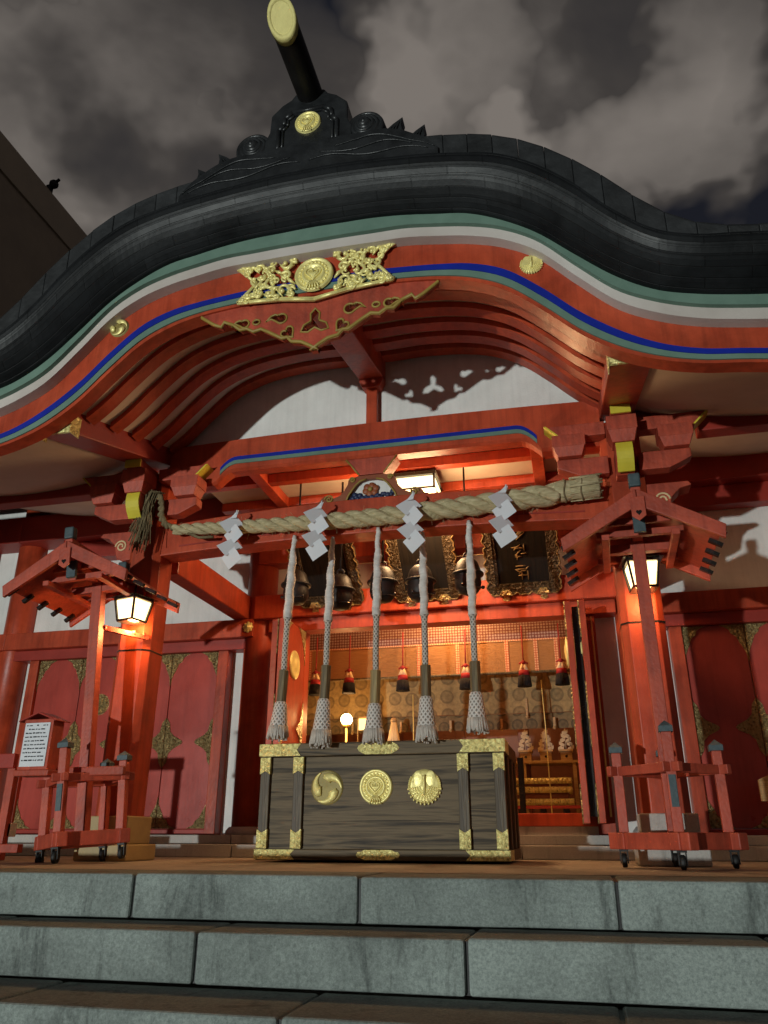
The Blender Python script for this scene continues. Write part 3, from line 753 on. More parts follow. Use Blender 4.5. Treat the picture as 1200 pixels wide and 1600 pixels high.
# row of verge tiles along the top of the gable
mb = MB(); n = 58; rr = random.Random(3)
for i in range(n):
    xa, xb = XC - HALF + 2 * HALF * i / n, XC - HALF + 2 * HALF * (i + 1) / n - .0018
    j = rr.uniform(-.002, .002); j2 = rr.uniform(-.002, .002)
    A = []
    for x in (xa, xb):
        A.append([(x, 3.535 + j, prof('ru', x) + .01), (x, 3.525 + j, prof('sil', x) - .025 + j2), (x, 3.545, prof('sil', x) + j2), (x, 3.80, prof('sil', x) + .02 + j2), (x, 3.80, prof('ru', x))])
    k = len(A[0]); vs = A[0] + A[1]
    mb.add(vs, [(q, (q + 1) % k, k + (q + 1) % k, k + q) for q in range(k)] + [tuple(range(k - 1, -1, -1)), tuple(range(k, 2 * k))])
mb.build('verge_tiles', M['copper2'], H, bevel=.005)
# main roof of the hall behind
mb = MB(); mb.prism([(6.3, 3.42), (6.2, 3.62), (10.2, 6.2), (10.2, 6.0), (14.5, 3.5), (14.4, 3.3), (10.2, 5.75)], -10.2, 7.8, 'YZ'); mb.build('main_roof', M['copper'], H)
mb = MB(); mb.box(-10.3, 7.9, 10.0, 10.4, 6.1, 6.5); mb.build('roof_ridge', M['copper2'], H, bevel=.02)

# crest pieces ------------------------------------------------
def crest_wheel(cx, cy, cz, r, parent, name='crest', s=-1, mat='goldflat'):
    """round gilt crest: rim, ring of petals, three lobes and a knot below; faces s along Y"""
    mb = MB(); d = lambda q: cy + s * q
    mb.lathe([(r, d(0)), (r, d(.012)), (r * .93, d(.022)), (r * .86, d(.016)), (r * .80, d(.012)), (r * .62, d(.014)), (r * .58, d(.026)), (r * .52, d(.03)), (r * .46, d(.018)), (.001, d(.018))], (cx, 0, cz), 40, 'Y')
    for k in range(22):
        t = 2 * pi * k / 22; mb.ball((cx + r * .71 * cos(t), d(.014), cz + r * .71 * sin(t)), r * .085, 8, (1, .7, 1))
    for sc_ in (1., .6):
        P = []
        for k in range(25):
            t = 2 * pi * k / 24; P.append((cx + sc_ * r * .40 * sin(t) ** 3, d(.022), cz + r * .03 + sc_ * r * .026 * (13 * cos(t) - 5 * cos(2 * t) - 2 * cos(3 * t) - cos(4 * t))))
        mb.tube(P, r * .045, 6, caps=False)
    for k in range(5): mb.tube([(cx, d(.018), cz - r * .34), (cx + r * .05 * (k - 2), d(.026), cz - r * .05), (cx + r * .13 * (k - 2), d(.018), cz + r * .2)], [r * .02, r * .04, r * .02], 6)
    for k in (-2, -1, 0, 1, 2):
        mb.tube([(cx + k * r * .06, d(.026), cz - r * .5), (cx + k * r * .13, d(.028), cz - r * .72), (cx + k * r * .17, d(.018), cz - r * .96)], r * .05, 6)
    return mb.build(name, M[mat], parent)
def crest_swirl(cx, cy, cz, r, parent, s=-1, base='golddark', boss='pearl', name='crest'):
    d = lambda q: cy + s * q
    mb = MB(); mb.lathe([(r, d(0)), (r * .99, d(.009)), (r * .9, d(.010)), (.001, d(.011))], (cx, 0, cz), 40, 'Y')
    o_ = mb; mb = MB()
    for k in range(3):
        a0 = pi / 2 + .1 + 2 * pi * k / 3; P = []; Rr = []
        for i in range(26):
            t = i / 25; ang = a0 - t * 1.75; rad = r * (.42 + .50 * t ** .75)
            P.append((cx + rad * cos(ang), d(.030 - .006 * t), cz + rad * sin(ang))); Rr.append(r * (.33 * (1 - t) ** 1.1 + .035) * (1 if t > .05 else .7))
        mb.tube([(p[0], cy + (p[1] - cy) * 1., p[2]) for p in P], Rr, 10)
    tails = mb; mb = o_
    o = mb.build(name, M[base], parent)
    for i_, v_ in enumerate(tails.v): tails.v[i_] = (v_[0], cy + (v_[1] - cy) * .62, v_[2])
    tails.build('comma_swirl', M['goldflat'], parent if parent.parent is not None else o)
    return o
def crest_crane(cx, cy, cz, r, parent, s=-1, name='crest'):
    d = lambda q: cy + s * q
    mb = MB(); mb.lathe([(r * .95, d(0)), (r * .95, d(.008)), (r * .8, d(.014)), (.001, d(.016))], (cx, 0, cz), 40, 'Y')
    for sx in (-1, 1): mb.ball((cx + sx * r * .36, d(.012), cz + r * .40), r * .42, 18, (.80, .12, 1.15))
    mb.tube([(cx, d(.02), cz - r * .5), (cx, d(.028), cz + r * .1), (cx, d(.032), cz + r * .45), (cx - r * .02, d(.034), cz + r * .62)], [r * .08, r * .07, r * .06, r * .10], 8)
    for k in range(13):
        a = pi + pi * (k + .5) / 13
        for j in range(6):
            q = r * (.28 + .135 * j); mb.ball((cx + q * cos(a) * (1.02), d(.016), cz - r * .04 + q * sin(a)), r * .062, 6, (1, .7, 1.25))
    for sx in (-1, 1):
        for k in range(7):
            a = pi / 2 - sx * (1.0 + .12 * k); mb.ball((cx + r * .93 * cos(a), d(.012), cz + r * .93 * sin(a)), r * .07, 6)
    return mb.build(name, M['goldflat'], parent)

for x in (-2.745, -.02): 
    (crest_swirl if x < -1 else crest_crane)(x, 3.83, 3.30, .068, BB, name='gable_medallion')

# openwork gilt plate at the top of the gable
plate_y = 3.806
out = [(-1.91, 3.615), (-1.37, 3.655), (-.86, 3.615), (-.975, 3.49), (-.855, 3.335), (-1.15, 3.315), (-1.37, 3.275), (-1.60, 3.315), (-1.89, 3.335), (-1.765, 3.47)]
mb = MB()
def rim(pts, r, y, closed=True):
    P = [(p[0], y, p[1]) for p in pts]
    if closed: P.append(P[0])
    for a, b in zip(P[:-1], P[1:]): mb.tube([a, b], r, 6)
rim(out, .012, plate_y)
mb.prism([(-1.91, 3.595), (-1.37, 3.635), (-.86, 3.595), (-.86, 3.625), (-1.37, 3.668), (-1.91, 3.625)], plate_y - .006, plate_y + .01)
mb.prism([(-1.88, 3.325), (-1.60, 3.305), (-1.37, 3.265), (-1.14, 3.305), (-.86, 3.325), (-.86, 3.348), (-1.14, 3.33), (-1.37, 3.29), (-1.60, 3.33), (-1.88, 3.348)], plate_y - .006, plate_y + .01)
rr = random.Random(11)
def curl(cx, cz, R_, a0, turn, dirn, r0=.0115):
    P = []; rad = []
    for k in range(20):
        t = k / 19; q = R_ * (1 - .82 * t); a = a0 + dirn * turn * t
        P.append((cx + q * cos(a), plate_y - .004 - .006 * sin(t * pi), cz + q * sin(a))); rad.append(r0 * (1.15 - .5 * t))
    mb.tube(P, rad, 6); mb.ball((cx + R_ * .18 * cos(a0 + dirn * turn), plate_y - .008, cz + R_ * .18 * sin(a0 + dirn * turn)), r0 * 1.5, 6)
for s in (-1, 1):
    for (dx, z, R_, a0, dn) in ((.20, 3.58, .048, 2.4, 1), (.21, 3.38, .050, 3.9, -1), (.19, 3.49, .036, .6, 1), (.29, 3.44, .048, 1.2, -1), (.29, 3.555, .042, 5.2, 1), (.30, 3.365, .034, 2., 1),
                                (.37, 3.385, .038, .4, -1), (.38, 3.58, .034, 3.3, -1), (.455, 3.575, .028, .2, 1), (.45, 3.375, .03, 2.9, 1), (.36, 3.50, .026, 2.2, 1), (.49, 3.60, .016, 1, 1), (.48, 3.345, .016, 1, -1), (.25, 3.325, .022, .5, 1), (.14, 3.61, .024, 4., 1), (.145, 3.335, .024, 1., -1)):
        x = XC + s * dx
        curl(x, z, R_, a0 if s > 0 else pi - a0, 5.2, dn * s)
        # leaf
        mb.tube([(x, plate_y - .002, z - R_ * 1.0), (x + s * .02, plate_y - .012, z - R_ * .35), (x + s * .045, plate_y - .002, z + R_ * .4)], [.004, .010, .003], 6)
    for (dx, z, a) in ((.24, 3.52, .5), (.26, 3.40, -.6), (.33, 3.57, .3), (.34, 3.42, -.2), (.16, 3.44, .9), (.17, 3.55, -.8), (.42, 3.59, .1), (.41, 3.36, 0)):
        x = XC + s * dx; mb.tube([(x - s * .03, plate_y, z - .03 * sin(a)), (x, plate_y - .012, z), (x + s * .035, plate_y, z + .045 * sin(a) + .01)], [.004, .014, .004], 6)
    for j_ in range(26):
        x = XC + s * rr.uniform(.14, .46); z = rr.uniform(3.33, 3.61)
        if abs(x - XC) > .40 and abs(z - 3.475) < .055: continue
        curl(x, z, rr.uniform(.020, .034), rr.uniform(0, 6.28), 5., rr.choice((-1, 1)), .0075)
    # heart-shaped eye
    hx = XC + s * .395; P = []
    for k in range(21):
        t = 2 * pi * k / 20; P.append((hx + s * .004 * 9 * sin(t) ** 3, plate_y - .006, 3.475 + .0026 * (13 * cos(t) - 5 * cos(2 * t) - 2 * cos(3 * t) - cos(4 * t))))
    mb.tube(P, .011, 6, caps=False)
gp = mb.build('gilt_openwork_plate', M['goldflat'], H)
crest_wheel(XC - .005, 3.806, 3.465, .128, gp)

# pendant board below the gable peak
L1 = [(-2.154, 3.32), (-2.154, 3.296), (-2.06, 3.225), (-2.01, 3.20), (-1.99, 3.235), (-1.93, 3.205), (-1.873, 3.155), (-1.83, 3.16), (-1.783, 3.128), (-1.73, 3.14), (-1.674, 3.105), (-1.63, 3.075), (-1.585, 3.045), (-1.55, 3.05), (-1.52, 3.012), (-1.456, 3.0), (-1.40, 2.965), (-1.35, 2.925)]
half = [(-(p[0] - XC), p[1]) for p in L1]
half = [(a, min(b, low(XC + a) + .012)) for a, b in half]
outl = [(XC - a, b) for a, b in half] + [(XC + a, b) for a, b in half[::-1]]
# top edge follows the bargeboard
top = [(x, low(x) + .012) for x in np.linspace(XC + .78, XC - .78, 20)]
def ell(cx, cz, rx, rz, a=0, n=14): return [(cx + rx * cos(t) * cos(a) - rz * sin(t) * sin(a), cz + rx * cos(t) * sin(a) + rz * sin(t) * cos(a)) for t in np.linspace(0, 2 * pi, n, endpoint=False)]
def heart(cx, cz, r, a): 
    o = []
    for t in np.linspace(0, 2 * pi, 18, endpoint=False):
        x, z = .9 * 16 * sin(t) ** 3 / 16, (13 * cos(t) - 5 * cos(2 * t) - 2 * cos(3 * t) - cos(4 * t)) / 16
        o.append((cx + r * (x * cos(a) - z * sin(a)), cz + r * (x * sin(a) + z * cos(a))))
    return o
def comma(cx, cz, r, s):
    body = [(cx + r * cos(t), cz + r * sin(t)) for t in np.linspace(.9, 2 * pi - .6, 14)]
    if s < 0: pass
    pts = body + [(cx + r * 1.9, cz + r * .15), (cx + r * 2.9, cz - r * .35), (cx + r * 2.0, cz + r * .75), (cx + r * 1.2, cz + r * 1.05)]
    return [(cx + s * (p[0] - cx), p[1]) for p in pts]
tre = []
for k in range(3):
    a = pi / 2 + k * 2 * pi / 3
    for (q, da) in ((.032, -pi / 3), (.075, -.42), (.105, 0), (.075, .42)): tre.append((XC + q * 1.0 * cos(a + da), 3.125 + q * 1.05 * sin(a + da)))
holes = [tre]
for s in (-1, 1):
    holes += [heart(XC + s * .175, 3.08, .050, -s * .7), comma(XC + s * .225, 3.195, .036, s), ell(XC + s * .395, 3.195, .024, .019), comma(XC + s * .475, 3.195, .030, -s * 1.0 if False else s)]
outline = outl + top[1:-1]
filled('pendant_board', [outline] + holes, 3.845, 3.895, M['redw'], H)
pb = [o for o in H.children if o.name.startswith('pendant')][0]
mb = MB(); ol = [p for p in outl]
mb.tube([(p[0], 3.848, p[1]) for p in ol], .012, 8)
for h in holes: mb.tube([(p[0], 3.845, p[1]) for p in h + h[:1]], .0075, 6, caps=False)
mb.build('gold_edge', M['ochre'], pb)

# ridge-end ornament
oz = 4.21
shp = [(-.30, 0), (-.30, .20), (-.27, .27), (-.265, .42), (-.19, .50), (-.13, .535), (-.10, .58), (.10, .58), (.13, .535), (.19, .50), (.265, .42), (.27, .27), (.30, .20), (.30, 0)]
mb = MB(); mb.prism([(XC + a, oz + b) for a, b in shp], 3.545, 3.70); RO = mb.build('ridge_ornament', M['ornament'], H, bevel=.012)
mb = MB(); inn = [(-.20, .06), (-.20, .26), (-.165, .30), (-.16, .36), (-.11, .40), (.11, .40), (.16, .36), (.165, .30), (.20, .26), (.20, .06)]
for q, rd in ((1., .016), (.86, .009)):
    pts = [(XC + a * q, 3.54, oz + .23 + (b - .23) * q) for a, b in inn]; 
    for a, b in zip(pts, pts[1:]): mb.tube([a, b], rd, 8)
for s in (-1, 1): mb.tube([(XC + s * (.05 + .05 * (1 - k / 22) * cos(k * .5)), 3.538, oz + .05 + .05 * (1 - k / 22) * sin(k * .5)) for k in range(20)], .012, 6)
mb.build('carved_border', M['ornament'], RO)
crest_wheel(XC, 3.545, oz + .285, .088, RO)
for s in (-1, 1):
    mb = MB(); cx, cz = XC + s * .385, oz + .175
    mb.lathe([(.135, 3.68), (.125, 3.57), (.118, 3.555), (.104, 3.553), (.098, 3.572), (.092, 3.548), (.076, 3.540), (.070, 3.562), (.064, 3.534), (.050, 3.526), (.044, 3.548), (.038, 3.518), (.02, 3.508), (.001, 3.506)], (cx, 0, cz), 36, 'Y')
    mb.build('scroll', M['ornament'], RO)
    mb = MB()
    for (x0, z0, w, h, lean) in ((.545, .035, .11, .15, .05), (.70, -.045, .10, .13, .04)):
        b0 = XC + s * x0; L_ = []
        for (u_, v_) in ((-.5, -.6), (-.62, 0), (-.45, .35), (-.1, .7), (.35, 1.0), (.42, .62), (.62, .3), (.60, -.1), (.5, -.6)):
            L_.append((b0 + s * (u_ * w + lean * max(0, v_)), oz + z0 + v_ * h))
        mb.prism(L_, 3.555, 3.64)
        for q in (-.25, .05, .3): mb.tube([(b0 + s * q * w, 3.552, oz + z0 - .05), (b0 + s * (q * .8 * w + lean * .4), 3.547, oz + z0 + h * .35), (b0 + s * (.25 * w + lean * .8), 3.552, oz + z0 + h * .75)], .007, 6)
    mb.prism([(XC + s * .27, oz - .02), (XC + s * .66, oz - .14), (XC + s * .62, oz + .0), (XC + s * .46, oz + .07), (XC + s * .27, oz + .08)], 3.56, 3.63)
    mb.build('wave_fin', M['ornament'], RO, bevel=.006)
mb = MB(); n_ = 32; lz = oz + .56
def ring(yc, r, k): return [(XC + r * cos(2 * pi * i / n_), yc - k * r * sin(2 * pi * i / n_), lz + r * sin(2 * pi * i / n_)) for i in range(n_)]
def loft(mb, rings, cap=True):
    vs = [p for q in rings for p in q]; L = len(rings)
    fs = [(i * n_ + k, i * n_ + (k + 1) % n_, (i + 1) * n_ + (k + 1) % n_, (i + 1) * n_ + k) for i in range(L - 1) for k in range(n_)]
    mb.add(vs, fs, True)
    if cap: mb.add(rings[-1], [tuple(range(n_))])
loft(mb, [ring(3.72, .086, 0), ring(3.10, .086, .9), ring(3.03, .086, .9)])
LG = mb.build('ridge_log', M['iron'], RO)
xs_ = [x for x in XS if abs(x - XC) < .86]
sadd = lambda x: prof('ru', x) + .035 + (prof('sil', x) + .05 - prof('ru', x)) * max(0, 1 - (abs(x - XC) / .87) ** 5) + .012 * abs(sin(9 * (x - XC)))
mb = strip(sadd, lambda x: prof('ru', x) + .012, 3.509, 3.62, xs_); SD_ = mb.build('saddle_board', M['ornament'], RO)
for sg in (-1, 1):
    mb = MB()
    for j, (d0, d1, ph) in enumerate(((.03, .80, 0.), (.10, .70, 1.6), (.2, .84, 3.0))):
        P = []
        for k in range(40):
            d_ = d0 + (d1 - d0) * k / 39; x = XC + sg * d_; f = .22 + .24 * j + .10 * sin(d_ * 11 + ph)
            P.append((x, 3.505, prof('ru', x) + .03 + (sadd(x) - prof('ru', x) - .03) * f))
        mb.tube(P, [.002 + .004 * sin(pi * k / 39) for k in range(40)], 6)
    mb.build('carved_wave', M['ornament'], RO)
mb = MB(); loft(mb, [ring(3.045, .0875, .9), ring(3.045, .091, .9), ring(3.005, .091, .9), ring(3.000, .087, .9), ring(3.000, .070, .9), ring(3.006, .067, .9)]); mb.build('gilt_end', M['goldmatt'], RO)

# ------------------------------------------------------------------ offering box
BX0, BX1, BY0, BY1, BZ = -2.152, -.476, 5.32, 6.24, .752
OB = thing('offering_box', 'large dark wooden offering box with gilt crests and corner fittings', 'offering box', ((BX0 + BX1) / 2, 5.8, 0))
mb = MB(); mb.box(BX0 + .02, BX1 - .02, BY0 + .03, BY1 - .03, .08, .66); mb.build('body', M['boxwood'], OB)
mb = MB(); mb.box(BX0 - .005, BX1 + .005, BY0, BY1, .012, .078); mb.build('bottom_rail', M['boxwood'], OB, bevel=.006)
mb = MB()
for (x0, x1, y0, y1) in ((BX0 - .008, BX1 + .008, BY0 - .006, BY0 + .07), (BX0 - .008, BX1 + .008, BY1 - .07, BY1), (BX0 - .008, BX0 + .07, BY0 + .072, BY1 - .072), (BX1 - .07, BX1 + .008, BY0 + .072, BY1 - .072)):
    mb.box(x0, x1, y0, y1, .664, BZ)
mb.build('top_rail', M['boxwood'], OB, bevel=.006)
mb = MB()
for i in range(12): mb.box(BX0 + .08 + i * .126, BX0 + .14 + i * .126, BY0 + .072, BY1 - .072, .69, .73)
mb.build('slats', M['boxpost'], OB, bevel=.005)
fx = [BX0 + .035, BX0 + .275, BX1 - .27, BX1 - .035]
for x in fx:
    mb = MB(); mb.box(x - .034, x + .034, BY0 + .002, BY0 + .06, .079, .663); p = mb.build('post', M['boxpost'], OB, bevel=.004)
    for (z0, z1, up) in ((.55, .660, 1), (.082, .20, -1)):
        if up > 0: pts = [(x - .036, z1), (x + .036, z1), (x + .036, z0), (x, z0 + .022), (x - .036, z0)]
        else: pts = [(x - .036, z0), (x + .036, z0), (x + .036, z1), (x, z1 - .022), (x - .036, z1)]
        mb = MB(); mb.prism(pts, BY0 - .006, BY0 + .02); mb.build('gilt_cap', M['gold'], p)
for y in (BY0 + .30, BY0 + .62, BY1 - .035):
    mb = MB(); mb.box(BX1 - .05, BX1 + .002, y - .034, y + .034, .079, .663); mb.build('post', M['boxpost'], OB, bevel=.004)
    mb = MB(); mb.box(BX0 - .002, BX0 + .05, y - .034, y + .034, .079, .663); mb.build('post', M['boxpost'], OB, bevel=.004)
yt = BY0 - .012
def gplate(*a):
    mb = MB(); mb.prism(*a); mb.build('gilt_plate', M['gold'], OB)
for (z0, z1, L) in ((.668, .748, .29), (.016, .076, .27)):
    y = yt if z0 > .3 else BY0 - .006
    zc = (z0 + z1) / 2
    gplate([(BX0 - .012, z0), (BX0 + L, z0), (BX0 + L - .03, zc), (BX0 + L, z1), (BX0 - .012, z1)], y, y + .02)
    gplate([(BX1 + .012, z0), (BX1 - L, z0), (BX1 - L + .03, zc), (BX1 - L, z1), (BX1 + .012, z1)], y, y + .02)
    gplate([(BY0 - .01, z0), (BY0 + .26, z0), (BY0 + .24, zc), (BY0 + .26, z1), (BY0 - .01, z1)], BX1 + .004, BX1 + .013, 'YZ')
    xc_ = (BX0 + BX1) / 2; w, e = (.145, .03)
    gplate([(xc_ - w, zc), (xc_ - w + .012, zc + .018), (xc_ - w + .03, z1 - .012), (xc_ - w + .055, z1), (xc_ + w - .055, z1), (xc_ + w - .03, z1 - .012), (xc_ + w - .012, zc + .018), (xc_ + w, zc), (xc_ + w - .012, zc - .018), (xc_ + w - .03, z0 + .012), (xc_ + w - .055, z0), (xc_ - w + .055, z0), (xc_ - w + .03, z0 + .012), (xc_ - w + .012, zc - .018)], y, y + .02)
def ob_crest(x, kind):
    return kind(x, BY0 + .03, .462, .112, OB)
ob_crest(-1.675, crest_swirl); ob_crest(-1.335, crest_wheel); ob_crest(-1.005, crest_crane)

# ------------------------------------------------------------------ shimenawa rope
SH = thing('straw_rope', 'thick twisted straw rope hung across the front beam', 'straw rope', (XC, 5.17, 2.36))
A, B = Vector((-2.93, 5.16, 2.385)), Vector((.02, 5.14, 2.385))
def rope_c(t):
    p = A.lerp(B, t); p.z += -.050 * sin(pi * t) - .012; return p
for k in range(3):
    P = []; R_ = []
    for i in range(181):
        t = i / 180; rad = .029 + .027 * t ** .8 if t < .97 else .056
        c_ = rope_c(t); a = 2 * pi * k / 3 + t * 2 * pi * 8.5 * (1.15 - .25 * t)
        P.append(c_ + Vector((0, cos(a), sin(a))) * rad * .70); R_.append(rad * .82)
    mb = MB().tube(P, R_, 10); rr = random.Random(31 + k)
    for i in range(90):
        t = rr.uniform(.02, .97); c_ = rope_c(t); a = rr.uniform(0, 2 * pi); rad = .050 + .028 * t
        p0 = c_ + Vector((0, cos(a), sin(a))) * rad * .92; d_ = Vector((rr.uniform(-1, 1), cos(a) * .5, sin(a) * .5 + rr.uniform(-.5, .1))).normalized() * rr.uniform(.015, .05)
        mb.tube([p0, p0 + d_ * .6, p0 + d_ + Vector((0, 0, -.006))], .0012, 3)
    mb.build('strand', M['straw'], SH)
mb = MB(); P = [(.0, 5.14, 2.385), (.06, 5.14, 2.387), (.12, 5.14, 2.39), (.18, 5.14, 2.393), (.23, 5.14, 2.396), (.29, 5.14, 2.40), (.305, 5.14, 2.40)]
mb.tube(P, [.072, .080, .068, .084, .078, .086, .070], 18)
rr = random.Random(2)
for i in range(70):
    a = rr.uniform(0, 2 * pi); q = rr.uniform(.055, .088)
    mb.tube([(.10, 5.14 + q * cos(a), 2.39 + q * sin(a)), (.315 + rr.uniform(-.02, .01), 5.14 + q * 1.03 * cos(a), 2.40 + q * 1.03 * sin(a))], .004, 4)
mb.build('bound_end', M['straw'], SH)
for x in (.065, .18):
    mb = MB(); mb.tube([(x + .006 * sin(3 * t), 5.14 + .081 * cos(t), 2.389 + .081 * sin(t)) for t in np.linspace(0, 2 * pi, 24)], .006, 6, caps=False)
    mb.build('binding', M['straw2'], SH)
mb = MB(); P = [(-2.93, 5.16, 2.385), (-3.0, 5.14, 2.41), (-3.035, 5.12, 2.48), (-3.03, 5.10, 2.57), (-3.05, 5.09, 2.64), (-3.10, 5.08, 2.665)]
for k in range(2):
    Q = []
    for i in range(60):
        t = i / 59 * 4.999; j = int(t); f = t - j; c_ = Vector(P[j]).lerp(Vector(P[j + 1]), f); a = pi * k + i * .5
        Q.append(c_ + Vector((cos(a), 0, sin(a))) * .013)
    mb.tube(Q, .017, 8)
mb.build('rope_tail', M['straw2'], SH)
mb = MB(); rr = random.Random(5)
for i in range(80):
    x0 = -3.085 + rr.gauss(0, .022); x1 = -3.17 + rr.gauss(0, .04) ; y = 5.075 + rr.uniform(-.03, .03); z1 = rr.uniform(2.17, 2.38)
    mb.tube([(x0 + .03, y, 2.655), (x0 - .015, y - .01, 2.66 + rr.uniform(0, .02)), ((x0 + x1) / 2, y - .015, 2.50), (x1, y - .01, z1)], .0035, 4)
mb.build('straw_tuft', M['straw2'], SH)
mb = MB()
mb.tube([(-2.80, 5.15, 2.33), (-2.70, 5.14, 2.28), (-2.58, 5.14, 2.275)], .012, 6); mb.tube([(-2.45, 5.14, 2.285), (-2.30, 5.14, 2.31), (-2.2, 5.15, 2.33)], .010, 6)
mb.build('loose_end', M['straw2'], SH)

# ------------------------------------------------------------------ paper streamers
SHX = [(-2.40, 2.405, 'white zigzag paper streamer at the thin left end of the straw rope'), (-1.72, 2.41, 'white zigzag paper streamer hanging in front of the second bell rope from the left'),
       (-1.025, 2.405, 'white zigzag paper streamer hanging in front of the central dark plaque'), (-.365, 2.39, 'white zigzag paper streamer nearest the thick right end of the straw rope')]
mb = MB()
def para(cx, cz, y, a=.50, w=.134, h=.112):
    ca, sa = cos(a), sin(a)
    q = [(-w / 2, -h / 2), (w / 2, -h / 2), (w / 2, h / 2), (-w / 2, h / 2)]
    return [(cx + u * ca - v * sa * .95, y + u * .05, cz + u * sa * .9 + v * ca) for u, v in q]
cc = [(-.005, -.065), (.022, -.16), (.004, -.255), (.03, -.35)]
sh0 = thing('paper_streamer', SHX[0][2], 'paper streamer', (SHX[0][0], 5.07, SHX[0][1]), group='zigzag paper streamers on the straw rope', world=False)
for i, (dx, dz) in enumerate(cc):
    q = para(dx, dz, -.008 * i, a=(.75 if i % 2 == 0 else .62)); sg_ = (.42, -.30, .5, -.15)[i]; q = [(p[0], p[1] + (p[0] - dx) * sg_ + (p[2] - dz) * .25 * (-1) ** i, p[2]) for p in q]; mb.quad(*q)
for i in range(3):
    pass
mb.add([(-.02, .0, -.02), (.03, 0, -.02), (.045, 0, .03), (.03, 0, .035)], [(0, 1, 2, 3)])
o = mb.build('folded_paper', M['paper'], sh0)
sd = o.modifiers.new('Solidify', 'SOLIDIFY'); sd.thickness = .002
mb = MB(); mb.tube([(.03, .0, .0), (.032, .0, .04), (.03, .03, .05)], .006, 6); mb.build('tie', M['paper'], sh0)
for i, (x, z, lb) in enumerate(SHX[1:]): dup(sh0, (x, 5.05 - .012 * i, z), (0, radians([3, -2, 4][i]), radians([6, -8, 4][i])), lb)

# ------------------------------------------------------------------ bell ropes
def rope_thing(loc, label, dx, ztop, zw, zh1, zh0, zt, lean, hm, first=None):
    r = thing('bell_rope', label, 'bell rope', loc, group='bell ropes hanging before the offering box', world=False)
    yb = 5.22
    X = lambda z: dx(z)
    def path(z0, z1, n, wob=.0): return [(X(z0 + (z1 - z0) * i / (n - 1)) + wob * sin(i * 1.7), 0, z0 + (z1 - z0) * i / (n - 1)) for i in range(n)]
    n = 16; rq = random.Random(int(loc[0] * 977)); rd = [.016 + .014 * min(1, i / 8) + rq.uniform(-.0035, .0035) for i in range(n)]
    rd[0] = .013
    mb = MB(); pw = path(ztop, zw, n, .004); mb.tube(pw, rd, 14)
    hx = []
    for i in range(150):
        t = i / 149 * (n - 1.001); j = int(t); f = t - j; c0 = Vector(pw[j]).lerp(Vector(pw[j + 1]), f); q_ = rd[j] * (1 - f) + rd[j + 1] * f; a_ = i * .62 + .5 * rq.random()
        hx.append((c0.x + q_ * .97 * cos(a_), q_ * .97 * sin(a_), c0.z))
    mb.tube(hx, .0048, 5); mb.build('cloth_wrap', M['cloth'], r)
    MB().tube(path(zw, zh1, 10), [.027] + [.0215] * 9, 12).build('braided_cord', M['cord'], r)
    mb = MB(); mb.tube(path(zh1 + .012, zh0, 3), .037, 6, smooth=False); mb.build('handle', M[hm], r, bevel=.003)
    L = zh0 - zt; zf = zt + L * .28
    P = []; R_ = []
    for i in range(15):
        t = i / 14; z = zh0 + .01 - (zh0 + .01 - zt) * t; P.append((X(z), 0, z))
        R_.append(.026 + (.016 if t > .06 else 0) + .032 * t ** 1.2 - (.0 if t < .9 else .004))
    P2 = P[:11]; MB().tube(P2, R_[:11], 18).build('tassel_net', M['tassel'], r)
    mb = MB(); rr = random.Random(int(zt * 1000 + loc[0] * 100))
    for k in range(60):
        a = 2 * pi * k / 60 + rr.uniform(-.05, .05); c0 = P[10]; r0 = R_[10]; r1 = R_[14] * rr.uniform(.86, 1.06); z1 = zt + rr.uniform(-.014, .02)
        mb.tube([(c0[0] + r0 * cos(a) * .95, r0 * sin(a) * .95, c0[2] + .01), (X(z1) + r1 * cos(a), r1 * sin(a), z1)], .0062, 5)
    for k in range(24):
        a = rr.uniform(0, 2 * pi); q = rr.uniform(0, .7) * R_[13]; mb.tube([(P[10][0] + q * .6 * cos(a), q * .6 * sin(a), P[10][2]), (X(zt) + q * cos(a), q * sin(a), zt + rr.uniform(0, .03))], .008, 5)
    mb.build('fringe', M['fringe'], r)
    return r
rope_data = [(-1.98, .05, .022, 2.26, 1.62, 1.23, 1.02, .775, 'handle', 'leftmost white bell rope, its dark handle beside the open red door leaf'),
             (-1.668, .035, .02, 2.22, 1.58, 1.25, 1.03, .72, 'handle', 'bell rope with a dark wooden handle and long tassel above the comma swirl crest'),
             (-1.31, .02, .012, 2.27, 1.60, 1.20, .985, .735, 'handlelt', 'bell rope with the pale wooden handle over the middle of the offering box'),
             (-.962, -.008, .0, 2.20, 1.58, 1.22, 1.02, .735, 'handle', 'bell rope above the crane crest, partly behind a paper streamer'),
             (-.626, .0, .0, 2.26, 1.56, 1.23, 1.035, .785, 'handle', 'rightmost bell rope, its short tassel ending above the box top')]
for (x, l1, l2, zt_, zw, zh1, zh0, zt, hm, lb) in rope_data:
    fx_ = (lambda l1, l2: (lambda z: l1 * max(0, (z - 1.4)) / .85 - l2 * max(0, 1.2 - z) / .4))(l1 * .6, l2)
    rope_thing((x, 5.22, 0), lb, fx_, zt_, zw, zh1, zh0, zt, 0, hm)
    # upper cord that ties the rope up behind the beam

